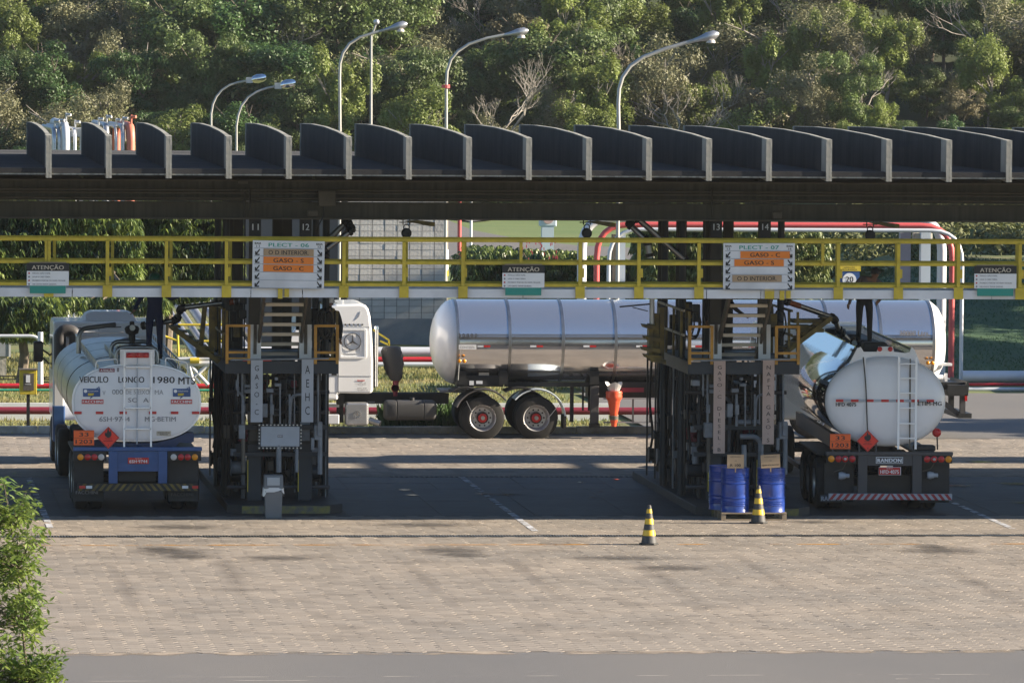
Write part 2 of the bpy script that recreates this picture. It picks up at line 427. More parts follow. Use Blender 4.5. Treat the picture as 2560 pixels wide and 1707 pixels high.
def blot(name, col, alpha, rough=.7):
    m = bpy.data.materials.new(name); m.use_nodes = True; t = m.node_tree; N = t.nodes; L = t.links; b = N['Principled BSDF']
    b.inputs['Base Color'].default_value = (*col, 1); b.inputs['Roughness'].default_value = rough
    tc = N.new('ShaderNodeTexCoord'); n = N.new('ShaderNodeTexNoise'); n.inputs['Scale'].default_value = 3; n.inputs['Detail'].default_value = 6
    L.new(tc.outputs['Object'], n.inputs['Vector'])
    g = N.new('ShaderNodeTexGradient'); g.gradient_type = 'SPHERICAL'; mp = N.new('ShaderNodeMapping'); mp.inputs['Location'].default_value = (-1, -1, 0); mp.inputs['Scale'].default_value = (2, 2, 0)
    L.new(tc.outputs['Generated'], mp.inputs[0]); L.new(mp.outputs[0], g.inputs[0])
    a = N.new('ShaderNodeMath'); a.operation = 'MULTIPLY'; L.new(g.outputs['Fac'], a.inputs[0]); L.new(n.outputs['Fac'], a.inputs[1])
    r = N.new('ShaderNodeMapRange'); r.inputs[1].default_value = .16; r.inputs[2].default_value = .50; r.inputs[4].default_value = alpha
    L.new(a.outputs[0], r.inputs[0]); L.new(r.outputs[0], b.inputs['Alpha']); MATS[name] = m
blot('oil', (.06, .055, .053), .62); blot('wet', (.04, .045, .05), .9, .05)
SZ = [.0085]
def stain(u, v, wx, wy, m='oil', nm='oil_stain', z=None):
    SZ[0] += .0003; z = SZ[0]
    p = at(u, v, 100); p = EYE+(p-EYE)*(-10/(p.z-10))
    b = MB().add([(-wx/2, -wy/2, 0), (wx/2, -wy/2, 0), (wx/2, wy/2, 0), (-wx/2, wy/2, 0)], [(0, 1, 2, 3)])
    o = struct(b, nm, m); o.location = (p.x, p.y, z)
for a in ((430, 1380, 2.6, 3.6), (400, 1372, 1.3, 2.0), (470, 1392, 1.5, 2.2), (1120, 1376, 2.6, 3.4), (1160, 1388, 1.6, 2.2), (2360, 1376, 2.4, 3.4), (2330, 1366, 1.2, 2.0), (690, 1395, 2.6, 2.2), (450, 1318, 3.2, 2.4), (1060, 1312, 3.6, 2.4), (2030, 1305, 2, 1.4), (1680, 1420, 2.6, 2.5), (1550, 1395, 3.5, 2)): stain(*a)
blot('track', (.09, .08, .075), .2)
for X in (5.2, 7.2, 10.6, 12.6, 14.9, 16.9, 20.4, 22.3):
    SZ[0] += .0003; o = struct(MB().add([(-.32, -9, 0), (.32, -9, 0), (.32, 9, 0), (-.32, 9, 0)], [(0, 1, 2, 3)]), 'tyre_track', 'track'); o.location = (X, 113.5+rg.uniform(-2, 2), SZ[0]); o.rotation_euler.z = rg.uniform(-.01, .02)
for a in ((1010, 1225, .5, .6), (1030, 1238, .5, .7), (1450, 1206, .25, .4), (1540, 1199, .25, .5), (1485, 1245, .4, .4), (1500, 1230, .35, .4), (2450, 1155, 1.2, .9), (2540, 1210, 1.2, 1.2), (2555, 1258, .8, .8), (2390, 1215, 1.2, .8), (1270, 1237, 1.0, .7), (1215, 1236, .9, .6)): stain(*a, 'wet', 'puddle')
# worn edge between pavers and asphalt, scratches and paint traces on the asphalt
worn('edgesand', (.33, .27, .21), None, 1.3, .44, .62); worn('scratch', (.60, .56, .50), None, .9, .46, .60)
for i, (ya, yb, z) in enumerate(((100.12, 100.42, .0052), (99.95, 100.25, .0046))): struct(MB().add([(-5, ya, z), (30, ya, z), (30, yb, z), (-5, yb, z)], [(0, 1, 2, 3)]), 'sand_edge', 'edgesand')
for (u0, u1, v, wy) in ((60, 2560, 1694, .03), (2240, 2350, 1697, .05), (1310, 1380, 1643, .05), (1300, 1340, 1678, .05), (350, 480, 1690, .04), (2480, 2530, 1670, .05), (2060, 2090, 1652, .06), (150, 900, 1703, .03)):
    a_ = at(u0, v, 100); a_ = EYE+(a_-EYE)*(-10/(a_.z-10)); b_ = at(u1, v, 100); b_ = EYE+(b_-EYE)*(-10/(b_.z-10)); SZ[0] += .0002; y_ = a_.y
    struct(MB().add([(a_.x, y_, 0), (b_.x, y_, 0), (b_.x, y_+wy, 0), (a_.x, y_+wy, 0)], [(0, 1, 2, 3)]), 'pale_scratch', 'scratch').location.z = .003+SZ[0]*.1
for X in (3.9, 4.9): pass
# kerb
kb = empty('kerb', (0, 153.6, 0)); kb['kind'] = 'structure'
x = -6.0
while x < 19.7:
    Lk = min(1.0, 19.9-x); o = MB().box(x, x+Lk-.012, 0, .17+rg.uniform(-.01, .01), -.05, .16+rg.uniform(-.012, .01)).build('kerbstone', 'kerbconc', kb, bevel=.015); x += 1.0
b = MB()
for i in range(260):
    x = rg.uniform(3, 20); y = 153.6-abs(rg.gauss(0, .12))-.03; a = rg.uniform(0, 6.28); l = rg.uniform(.03, .07)
    b.add([(x, y, .01), (x+l*math.cos(a), y+l*math.sin(a), .012), (x+l*math.cos(a+.9), y+l*math.sin(a+.9), .03)], [(0, 1, 2)])
tag(b.build('fallen_leaves', 'dryleaf', fix=False), 'scatter of small dry yellow leaves along the foot of the rear kerb', 'fallen leaves', kind='stuff')

# ------------------------------------------------------------ canopy roof
YC0, YC1 = 125.0, 137.4
cp = empty('canopy_roof', (14, YC0, 0), 'long flat concrete canopy with upright roof ribs over the loading bays', 'canopy')
def cpb(b, name, m, **k): return b.build(name, m, cp, world=True, **k)
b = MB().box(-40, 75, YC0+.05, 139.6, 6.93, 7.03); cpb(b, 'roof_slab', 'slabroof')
fin = None
for k in range(-14, 36):
    ul = 1.08841*(102+137.9*k); X = at(ul, 372, YC0).x
    if fin is None:
        q = MB()
        prof = [(.0, 7.66), (2.5, 7.71), (6, 7.75), (9.5, 7.745), (12.3, 7.71), (12.3, 6.97), (3, 6.90), (.6, 6.86), (0, 6.84)]
        q.mi = 1; q.prism([(a, z) for a, z in prof[:6]]+[(3, 6.925), (.62, 6.925), (.62, 7.66)], 'x', .05, .125)
        q.mi = 0; q.prism([(0, 7.665), (.62, 7.68), (.62, 6.87), (0, 6.84)], 'x', .03, .145)
        q.mi = 0; q.prism([(.625, 6.87), (2.7, 6.928), (.625, 6.928)], 'x', .04, .135)
        q.prism([(.63, 7.665), (2.5, 7.71), (6, 7.75), (9.5, 7.745), (12.3, 7.71), (12.3, 7.725), (9.5, 7.761), (6, 7.766), (2.5, 7.726), (.63, 7.682)], 'x', .045, .13)
        q.mi = 0; q.box(.03, .145, 12.2, 12.4, 6.97, 7.72)
        fin = q.build('roof_fin', ['concrete', 'finshade'], cp, bevel=0); fin.location = (X-14, 0, 0)
    else:
        o = fin.copy(); COL.objects.link(o); o.parent = cp; o.location = (X-14, 0, 0)
b = MB().box(-40, 75, YC0+.06, YC0+.12, 6.90, 6.93); cpb(b, 'slab_edge', 'concrete')
# unseen roof strip and brackets, added to cast the rear shadow band
b = MB().box(-40, 75, 141.2, 143.3, 6.86, 7.0); cpb(b, 'rear_shadow_strip', 'slabroof')
for k in range(-4, 9):
    b = MB().box(2.2+k*9.45/2, 2.4+k*9.45/2, 138.0, 143.2, 6.66, 6.86); cpb(b, 'shadow_strip_bracket', 'steeldark')
Yg = 129.75
def ibeam(z0, z1, y, d=.22, t=.03, x0=-40, x1=75):
    return MB().box(x0, x1, y-d/2, y+d/2, z1-t, z1).box(x0, x1, y-d/2, y+d/2, z0, z0+t).box(x0, x1, y-.02, y+.02, z0+t, z1-t)
cpb(ibeam(6.27, 6.70, Yg, .3), 'upper_girder', 'girder'); cpb(MB().box(-40, 75, Yg-.158, Yg-.152, 6.672, 6.70), 'flange_edge', 'brownsteel')  # upper strip's paler tone paints in the lit flange edge
cpb(ibeam(5.90, 6.255, Yg-.02, .26), 'lower_girder', 'girder'); cpb(MB().box(-40, 75, Yg-.158, Yg-.152, 5.90, 5.93), 'flange_edge', 'brownsteel')
cpb(ibeam(6.3, 6.88, 137.5, .3), 'rear_girder', 'steeldark')
for z in (6.50, 6.44, 6.33): cpb(MB().cyl((-40, Yg-.19, z), (75, Yg-.19, z), .018, 6), 'conduit', 'brownsteel')
for k in range(-8, 16):
    cpb(MB().box(k*4.72+.4, k*4.72+.6, Yg+.2, 139.4, 6.70, 6.92), 'cross_beam', 'steeldark')
def boxat(u0, u1, v0, v1, Y, d, name, m, parent, **k):
    x0, x1, z0, z1 = fr(u0, u1, v0, v1, Y)
    return MB().box(x0, x1, Y, Y+d, z0, z1).build(name, m, parent, world=True, **k)
boxat(797, 839, 478, 516, Yg-.35, .14, 'junction_box', 'brownsteel', cp, bevel=.01)
boxat(769, 795, 527, 541, Yg-.33, .12, 'junction_box', 'brownsteel', cp, bevel=.01)
boxat(1932, 1955, 530, 546, Yg-.33, .12, 'junction_box', 'brownsteel', cp, bevel=.01)
boxat(603, 618, 474, 479, Yg-.33, .12, 'conduit_fitting', 'brownsteel', cp)
boxat(597, 620, 452, 460, Yg-.33, .12, 'conduit_fitting', 'brownsteel', cp)
cpb(MB().tube([at(809, 516, Yg-.3), at(809, 540, Yg-.3), at(790, 575, Yg-.3), at(783, 600, Yg-.1)], .012, 6, .1), 'cable', 'black')
for u in (612, 625, 1780): cpb(MB().cyl(at(u, 470, Yg-.25), at(u, 545, Yg-.25), .018, 6), 'conduit', 'steeldark')

# ------------------------------------------------------------ elevated walkway
YW = 127.1
ww = empty('elevated_walkway', (14, YW, 0), 'long elevated walkway with yellow guard rails and white edge beam', 'walkway')
def wwb(b, name, m, **k): return b.build(name, m, ww, world=True, **k)
def zat(v, Y=YW, u=1280): return at(u, v, Y).z
zt, zm, zl, zf0, zf1 = zat(602), zat(658), zat(713), zat(745), zat(723)
def ub(u): return at(u, 680, YW).x
bays = [-60, 105.5, 246.5, 382, 520, 657, 789.5, 927.5, 1063, 1199, 1332, 1467, 1605, 1742, 1889, 2063, 2201, 2342, 2480]
px = [ub(u*1.08841) for u in [246.5, 382, 520, 789.5, 927.5, 1063, 1332, 1467, 1605, 1767, 1925, 2063, 2201, 2342]]
px = [px[0]-1.16*k for k in range(14, 0, -1)]+px+[px[-1]+1.18*k for k in range(1, 14)]
short = [ub(106*1.08841), ub(1196*1.08841), ub(1889*1.08841)]
def rail(y, dz=0, mm='yellow'):
    for z in (zt, zm, zl):
        wwb(MB().box(-12, 42, y, y+.05, z-.033+dz, z+.033+dz), 'rail', mm, bevel=.006)
rail(YW); rail(YW+1.05)
for x in px:
    q = MB().box(x-.035, x+.035, YW-.045, YW, zf0+.02, zt-.033); q.box(x-.095, x+.095, YW-.062, YW-.047, zf0, zf1+.06); q.box(x+.035, x+.085, YW-.02, YW-.012, zm-.28, zm-.1)
    wwb(q, 'post', 'yellow', bevel=.004)
    wwb(MB().box(x-.03+.15, x+.03+.15, YW+1.1, YW+1.15, zf0+.02, zt-.033), 'post', 'yellow')
for x in short:
    wwb(MB().box(x-.03, x+.03, YW-.045, YW, zm, zt-.033), 'short_post', 'yellow')
x = -12
edges = [-12, 0.1, 4.8, 8.35, 9.38, 13.8, 17.5, 18.6, 23.3, 30, 42]
for a, b_ in zip(edges, edges[1:]): wwb(MB().box(a+.008, b_-.008, YW, YW+.06, zf0, zf1), 'edge_beam', 'whitepanel')
wwb(MB().box(-12, 42, YW+1.0, YW+1.06, zf0, zf1), 'edge_beam', 'whitepanel')
wwb(MB().box(-12, 42, YW+.06, YW+1.0, zf0+.05, zf0+.09), 'deck', 'steelblue')
for u in (711, 1965): wwb(MB().box(ub(u)-.13, ub(u)-.04, YW-.07, YW-.01, zf0-.02, zf1).box(ub(u), ub(u)+.09, YW-.07, YW-.01, zf0+.01, zf1), 'sign_bracket', 'yellow')

# signs on the walkway
def plect(name, u0, u1, v0, v1, no, ba, bb, slats, rot):
    x0, x1, z0, z1 = fr(u0, u1, v0, v1, YW-.12); W = x1-x0; H = z1-z0; cx = (x0+x1)/2; cz = (z0+z1)/2
    r = empty(name, (cx, YW-.12, cz), f'white bay board PLECT - {no} on the {"left, with three slats at its top" if no == "06" else "right, with one brown slat near its foot"}', 'sign', 'bay boards on the walkway')
    r.rotation_euler.y = rot
    MB().box(-W/2, W/2, 0, .02, -H/2, H/2).build('board', 'whitepanel', r, bevel=.008)
    k = W/180.; e = -.004
    text(f'PLECT - {no}', -.0*k, e, H/2-.085, .075, 'tealgreen', r, wid=.80, bold=.02)
    for s, t in ((-1, ba), (1, bb)):
        text('BAIA', s*(W/2-.105), e, H/2-.06, .042, 'ink', r, wid=.125, bold=.02); text(t, s*(W/2-.105), e, H/2-.115, .042, 'ink', r, wid=.06, bold=.02)
        for i in range(5):
            z = H/2-.235-i*.158; x = s*(W/2-.105)
            q = MB(); d = s
            q.prism([(x-.05*d*.9, z+.05), (x-.03*d*.9, z+.065), (x+.045*d, z-.03), (x+.02*d, z-.045)], 'y', -.006, -.003)
            q.prism([(x+.055*d, z-.06), (x+.055*d, z+.015), (x+.03*d, z+.02), (x+.03*d, z-.035), (x-.035*d, z-.035), (x-.035*d, z-.06)], 'y', -.009, -.0065)
            q.build('arrow', 'ink', r)
    for i in range(6):
        z = H/2-.155-i*.158+.0
        MB().box(-.64*W/1.34, .64*W/1.34-.02, -.008, 0, z-.006, z+.006).build('slot_rail', 'greybox', r)
    for (row, txt, col, ink, dx, wd, ro) in slats:
        z = H/2-.155-row*.158-.079
        s = MB().box(-wd/2, wd/2, -.014, -.009, -.07, .07).build('product_slat', col, r); s.location = (dx, 0, z); s.rotation_euler.y = ro
        if col == 'orange': text(txt, 0, -.016, 0, .082, ink, s, wid=.60, bold=.025)
        else: text(txt, 0, -.016, 0, .085, ink, s, wid=.80, bold=.012)
    return r
plect('bay_board', 631, 811, 602, 720, '06', '11', '12', [(0, 'O D INTERIOR.', 'cardboard', 'ink', 0, 1.0, 0), (1, 'GASO - S', 'orange', 'ink', 0, 1.0, .004), (2, 'GASO - C', 'orange', 'ink', 0, 1.0, .004)], R(.7))
plect('bay_board', 1808, 1987, 608, 723, '07', '13', '14', [(0, 'GASO - C', 'orange', 'ink', .12, 1.0, 0), (1, 'GASO - S', 'orange', 'ink', 0, 1.0, 0), (3, 'O D INTERIOR.', 'cardboard', 'ink', -.04, 1.0, 0)], R(-.1))
for u0, v0, wh in ((67, 658, 'left end of the walkway above the blue-framed tanker'), (1256, 663, 'middle of the walkway between the two bay boards'), (2436, 665, 'right end of the walkway')):
    x0, x1, z0, z1 = fr(u0, u0+105, v0, v0+56, YW-.1)
    r = empty('warning_sign', ((x0+x1)/2, YW-.1, z0), f'white ATENÇÃO sign, {wh}', 'sign', 'ATENÇÃO signs on the walkway')
    W = x1-x0; H = z1-z0
    MB().box(-W/2, W/2, 0, .012, 0, H).build('board', 'white', r)
    MB().box(-W/2-.004, W/2+.004, -.004, 0, H-.155, H+.004).build('header', 'black', r)
    MB().box(-W/2+.06, W/2-.06, .002, .012, -.155, -.002).build('foot_panel', 'signgreen', r)
    MB().box(-W/2+.05, W/2-.05, .014, .05, H+.002, H+.022).build('clamp', 'cardboard', r)
    text('ATENÇÃO', 0, -.007, H-.083, .082, 'tread', r, wid=.63, bold=.03)
    for i, s in enumerate(('PERIGO: NÃO FUME.', 'LIGUE O CABO TERRA.', 'PROIBIDO PORTAR OU USAR CELULAR.', 'USE CINTO TRAVA QUEDAS.')):
        z = H-.20-i*.072
        if z > .01: text(s, -W/2+.11, -.003, z, .028, 'greyink', r, wid=(.36, .36, .66, .48)[i], align='LEFT', bold=.015)
        MB().prism([(-W/2+.045+.02*math.cos(a), z+.02*math.sin(a)) for a in [R(60*k) for k in range(6)]], 'y', -.003, -.001).build('pictogram', 'greyink' if i % 2 else 'pinkred', r)

# hose balancers hanging from the girder
for u, v, wh in ((1016, 583, 'in front of the grey block wall'), (1467, 583, 'left of the second island'), (2175, 588, 'on the right, above the right tanker')):
    c = at(u, v, Yg)
    r = empty('hose_balancer', (c.x, Yg, c.z), f'black round hose balancer hanging from a yellow bracket {wh}', 'hose balancer', 'hose balancers under the girder')
    MB().lathe([(0, -.075), (.08, -.07), (.105, -.04), (.105, .04), (.08, .07), (0, .075)], (0, 0, 0), 'y', 20).build('drum', 'black', r, smooth=True)
    q = MB().tube([(-.05, 0, .06), (-.06, 0, .15), (0, 0, .19), (.06, 0, .15), (.05, 0, .06)], .012, 8, .05).build('hook', 'black', r)
    b = MB()
    for dx in (-.07, .07): b.cyl((dx, 0, .17), (dx, 0, 5.9-c.z), .012, 6)
    for z in (.22, .28): b.bar((-.15, 0, z), (.15, 0, z), .02)
    b.build('hanger', 'steeldark', r)
    z = 5.9-c.z-.02
    MB().prism([(-.05, z), (.45, z-.10), (.55, z-.10), (.55, z-.02), (.2, z+.02)], 'y', -.35, -.1).build('bracket', 'yellowdirty', r)
wb = MB(); a = at(1000, 635, YW-.3); c2 = at(905, 705, YW-.2)

mat('rust', (.30, .08, .03), .6, var=.3, vscale=8)
mat('islandyellow', (.22, .19, .05), .8, var=.6, vscale=6, col2=(.10, .10, .09))
mat('cardboardpink', (.46, .34, .29), .8, var=.1)

# ------------------------------------------------------------ loading islands
def vtext(s, x, z0, z1, wch, m, parent, y):
    cu = bpy.data.curves.new('t', 'FONT'); cu.body = '\n'.join(s); cu.align_x = 'CENTER'; cu.resolution_u = 2; cu.space_line = 1.15
    ob = bpy.data.objects.new('t', cu); COL.objects.link(ob)
    me = bpy.data.meshes.new_from_object(ob.evaluated_get(bpy.context.evaluated_depsgraph_get())); bpy.data.objects.remove(ob)
    ys = [v.co.y for v in me.vertices]; xs_ = [v.co.x for v in me.vertices]; hi, lo = max(ys), min(ys); W = max(xs_)-min(xs_)
    for v in me.vertices: v.co = Vector((v.co.x*wch/W, (v.co.y-lo)/(hi-lo)*(z1-z0), 0))
    me.materials.append(MATS[m]); o = bpy.data.objects.new('lettering', me); COL.objects.link(o); o.parent = parent
    o.location = (x-parent.location.x, y-parent.location.y, z0-parent.location.z); o.rotation_euler = (R(90), 0, 0)
def hrail(b, x, y0, y1, z0, r=.022):
    pass
def island(n, xL, xR, yf, labL, labR, boxes):
    cx = (xL+xR)/2; rg = random.Random(40+n); side = 'left' if n == 1 else 'right'
    base = empty('island_kerb', (cx, yf, 0), f'raised concrete island with worn yellow kerb under the {side} loading rack', 'traffic island', 'loading islands')
    q = MB(); P_ = [(-1.12, .35), (-.85, 0), (.95, 0), (1.22, .4), (1.22, 10.6), (-1.12, 10.6)]
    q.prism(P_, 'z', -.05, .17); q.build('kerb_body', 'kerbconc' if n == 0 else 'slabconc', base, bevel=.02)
    MB().box(-.84, .94, -.012, -.004, .0, .15).build('painted_face', 'islandyellow', base)
    rk = empty('loading_rack', (cx, yf+1.2, .17), 'left loading rack with steep stair and columns lettered GASO-C and AEHC' if n == 1 else 'right loading rack with steep stair and columns lettered DIESEL and NAFTA', 'loading rack', 'loading racks')
    W = lambda b, name, m, **k: b.build(name, m, rk, world=True, **k)
    Yc = 129.9
    # columns (front pair, middle pair, rear pair)
    for ci, (x, lab, num) in enumerate(((xL, labL, '11' if n == 1 else '13'), (xR, labR, '12' if n == 1 else '14'))):
        W(MB().box(x-.115, x+.115, Yc, Yc+.025, .17, 6.9).box(x-.115, x+.115, Yc+.22, Yc+.245, .17, 6.9).box(x-.015, x+.015, Yc+.025, Yc+.22, .17, 6.9), 'column', 'steeldark')
        W(MB().box(x-.14, x+.14, Yc-.03, Yc+.27, .17, 1.32), 'column_casing', 'steelblue', bevel=.01)
        for yy in (135.2, 138.2): W(MB().box(x-.10, x+.10, yy, yy+.03, .17, 6.9).box(x-.10, x+.10, yy+.2, yy+.23, .17, 6.9).box(x-.015, x+.015, yy+.03, yy+.2, .17, 6.9), 'column', 'steeldark')
        u = x*F/Yc-427.
        z1, z0 = at(u, 534, Yc).z, at(u, 596, Yc).z
        W(MB().box(x-.115, x+.10, Yc-.012, Yc-.002, z0-.05+.0, z1-.10), 'number_plate', 'ink')
        text(num, x-rk.location.x, Yc-.016-rk.location.y, (z0+z1)/2-.02-rk.location.z, .13, 'whitepanel', rk, wid=.13, bold=.01)
        zs1, zs0 = at(u, 811, Yc).z, at(u, 897, Yc).z
        W(MB().box(x-.125, x+.125, Yc-.035, Yc-.03, zs0, zs1), 'cover_plate', 'white')
        W(MB().box(x-.03, x+.035, Yc-.06, Yc-.036, zs0+.1, zs1), 'stair_foot', 'brownsteel')
        YL_ = 129.24; zl1 = at(u, 899, YL_).z
        zl0 = at(u, {(1,0):1055,(1,1):1055,(0,0):1133,(0,1):1110}[(1 if n == 1 else 0, ci)], YL_).z
        W(MB().box(x-.12, x+.12, YL_, YL_+.015, zl0, zl1).box(x-.06, x+.06, YL_+.016, Yc, zl1-.12, zl1-.06).box(x-.06, x+.06, YL_+.016, Yc, zl0+.05, zl0+.1), 'product_label', 'greybox' if n == 1 else 'cardboardpink')
        vtext(lab, x, zl0+(.15 if n == 1 else .04), zl1-.12, .10, 'ink', rk, YL_-.004)
        if n == 1: W(MB().box(x-.10, x+.10, Yc-.045, Yc-.04, zl0-.42, zl0-.03), 'blank_panel', 'brownsteel' if ci == 0 else 'pipegrey')
        W(MB().box(x-.14, x-.125, Yc-.05, Yc-.03, .35, 1.0), 'edge_strip', 'yellow')
    x0, x1 = cx-1.15, cx+1.15
    # platform
    zp = at(700, 903, 129.3).z
    for (a, b_, c, d) in ((x0, x1, 129.3, 129.36), (x0, x1, 134.4, 134.46), (x0, x0+.06, 129.36, 134.4), (x1-.06, x1, 129.36, 134.4)):
        W(MB().box(a, b_, c, d, zp-.25, zp), 'platform_beam', 'steelblue')
    W(MB().box(x0+.06, x1-.06, 130.9, 134.4, zp-.05, zp-.02), 'platform_deck', 'steelblue')
    # guard rails
    for sx, X in ((-1, x0+.03), (1, x1-.03)):
        for y in (129.4, 130.6, 131.8, 133.0, 134.3): W(MB().box(X-.025, X+.025, y-.025, y+.025, zp, zp+1.02), 'guard_post', 'yellowdirty')
        for z in (zp+1.0, zp+.5): W(MB().box(X-.02, X+.02, 130.2, 134.3, z-.02, z+.025), 'guard_rail', 'tread' if n != 1 and sx < 0 else 'yellowdirty')
        a, b_ = (X, xL-.16) if sx < 0 else (xR+.16, X)
        for z in (zp+.72, zp+.05, zp+.18): W(MB().box(min(a, b_), max(a, b_), 129.28, 129.32, z-.025, z+.025), 'gate_rail', 'orangerail')
        for x in (a, b_): W(MB().box(x-.03, x+.03, 129.26, 129.32, zp-.05, zp+.74), 'gate_post', 'orangerail')
    # stair from the platform up to the walkway
    zt0 = at(700, 760, 128.9).z; 
    A = Vector((cx, 128.2, zf1-.02)); B = Vector((cx, 130.6, zp-.02))
    for s in (-1, 1): W(MB().bar(A+Vector((s*.43-.0, 0, 0)), B+Vector((s*.43, 0, 0)), .05, .20), 'stair_stringer', 'brownsteel')
    n_ = 7
    for i in range(n_):
        t = (i+.7)/(n_+.25); p = A.lerp(B, t)
        W(MB().box(cx-.385, cx+.385, p.y-.12, p.y+.12, p.z-.035, p.z+.03), 'tread', 'tread')
    # front junction box and conduits
    W(MB().bar((x0+.1, 129.25, zp+.03), (x1-.2, 129.25, zp+.06), .03), 'conduit', 'pipegrey')
    for (u0, u1, v0, v1, m) in boxes:
        Yb = 129.55
        a0, a1, b0, b1 = fr(u0, u1, v0, v1, Yb)
        W(MB().box(a0, a1, Yb, Yb+.22, b0, b1), 'equipment_box', m, bevel=.015)
        if u1-u0 > 60:
            W(MB().box(a0-.05, a1+.05, Yb+.02, Yb+.10, b0-.05, b1+.05), 'box_flange', 'steelblue')
            bb = MB(); k = 11
            for i in range(k+1):
                for z in (b0-.03, b1+.03): bb.cyl((a0-.03+(a1-a0+.06)*i/k, Yb-.005, z), (a0-.03+(a1-a0+.06)*i/k, Yb+.02, z), .018, 6)
            for i in range(1, 6):
                for x in (a0-.03, a1+.03): bb.cyl((x, Yb-.005, b0+(b1-b0)*i/6), (x, Yb+.02, b0+(b1-b0)*i/6), .018, 6)
            o = W(bb, 'bolts', 'dullsteel'); o['kind'] = 'stuff'
            W(MB().box((a0+a1)/2-.055, (a0+a1)/2+.055, Yb-.006, Yb-.001, (b0+b1)/2-.02, (b0+b1)/2+.035), 'maker_plate', 'greyink')
            text('PLECT', (a0+a1)/2-rk.location.x, Yb-.009-rk.location.y, (b0+b1)/2+.01-rk.location.z, .02, 'white', rk, wid=.08)
    W(MB().box(x0+.2, x1-.2, 129.75, 129.85, 1.62, 1.72), 'cross_rail', 'steelblue')
    W(MB().box(x0+.2, x1-.2, 129.75, 129.85, .98+.1, 1.06+.1), 'cross_rail', 'steelblue')
    # vertical conduits and pipes at the front
    for u, v0, v1, r, m in ((595, 905, 990, .022, 'pipegrey'), (606, 905, 1060, .025, 'pipegrey'), (608, 1060, 1180, .04, 'brownsteel'), (700, 960, 1065, .02, 'pipegrey'), (678, 985, 1065, .03, 'pipegrey'),
                            (724, 985, 1065, .022, 'pipegrey'), (742, 1110, 1180, .035, 'pipegrey'), (697, 1112, 1180, .055, 'pipegrey'),
                            (795, 915, 1060, .022, 'pipegrey'), (800, 1060, 1185, .05, 'pipegrey'), (788, 990, 1060, .02, 'steelblue'), (716, 912, 1060, .012, 'chassis'), (736, 912, 1060, .012, 'greyink'), (668, 912, 1000, .02, 'chassis')):
        uu = u if n == 1 else u+1163
        W(MB().cyl(at(uu, v0, 129.6), at(uu, v1, 129.6), r, 8), 'riser_pipe', m, smooth=True)
    for u, v, w_, h_ in ((593, 908, 8, 14), (602, 908, 8, 14), (618, 965, 14, 8), (695, 962, 16, 8), (675, 976, 18, 10), (619, 978, 16, 10), (680, 1024, 10, 26), (608, 1022, 9, 22), (662, 1026, 14, 34), (691, 947, 8, 8), (800, 1072, 12, 36), (782, 1110, 8, 30)):
        uu = u if n == 1 else u+1163
        a0, a1, b0, b1 = fr(uu-w_/2, uu+w_/2, v-h_/2, v+h_/2, 129.5)
        W(MB().box(a0, a1, 129.5, 129.62, b0, b1), 'conduit_box', 'pipegrey', bevel=.012)
    uu = 0 if n == 1 else 1163
    W(MB().tube([at(771+uu, 986, 129.6), at(728+uu, 986, 129.6), at(724+uu, 1064, 129.6)], .03, 8, .15), 'bent_pipe', 'pipegrey', smooth=True)
    if n == 1: W(MB().tube([at(592+uu, 950, 129.6), at(592+uu, 975, 129.6), at(608+uu, 990, 129.6), at(608+uu, 1064, 129.6)], .025, 8, .08), 'bent_pipe', 'pipegrey', smooth=True)
    if n != 1:
        W(MB().tube([at(1843, 1055, 129.7), at(1900, 1055, 129.7)], .055, 10), 'header_pipe', 'pipegrey', smooth=True)
        W(MB().tube([at(1850, 1091, 129.7), at(1888, 1091, 129.7), at(1902, 1104, 129.7), at(1900, 1175, 129.7)], .055, 10, .12), 'header_pipe', 'pipegrey', smooth=True)
    # metering lines down both sides
    for row in range(7):
        y = 130.5+row*.95
        for s in (-1, 1):
            X = cx+s*(.72+rg.uniform(-.08, .08)); m1 = rg.choice(['steelblue', 'pipegrey', 'steelblue', 'chassisgrey']); zc = rg.uniform(.55, .8)
            W(MB().tube([(X, y, .17), (X, y, 2.7)], .045, 8), 'riser_pipe', m1, smooth=True)
            q = MB(); q.lathe([(0, -.17), (.12, -.16), (.14, -.12), (.14, .12), (.12, .16), (0, .17)], (X+s*.08, y, zc), 'x', 14)
            for d in (-.17, .17): q.cyl((X+s*.08+d-.015, y, zc), (X+s*.08+d+.015, y, zc), .17, 14)
            W(q, 'flow_meter', rg.choice(['steelblue', 'pipegrey']), smooth=True)
            W(MB().cyl((X+s*.08, y-.03, zc+.14), (X+s*.08, y-.03, zc+.34), .07, 10).box(X+s*.08-.09, X+s*.08+.09, y-.12, y+.04, zc+.34, zc+.5), 'meter_head', rg.choice(['pipegrey', 'chassisgrey', 'steelblue']), smooth=False)
            q = MB(); zz = rg.uniform(1.15, 1.5)
            q.cyl((X, y, zz-.1), (X, y, zz+.1), .09, 10)
            for d in (-.11, .11): q.cyl((X, y, zz+d-.012), (X, y, zz+d+.012), .115, 12)
            q.cyl((X, y-.05, zz), (X, y-.22, zz), .012, 6); q.lathe([(.06, -.01), (.085, -.01), (.085, .01), (.06, .01), (.06, -.01)], (X, y-.22, zz), 'y', 12)
            W(q, 'valve', rg.choice(['steelblue', 'chassisgrey', 'maroon', 'steelblue']), smooth=True)
            if rg.random() < .8: W(MB().tube([(X, y, 2.2+rg.uniform(-.3, .3)), (cx+s*.1, y, 2.2), (cx+s*.1, y+.3, .2)], .035, 8, .15), 'branch_pipe', rg.choice(['pipegrey', 'steelblue', 'chassis']), smooth=True)
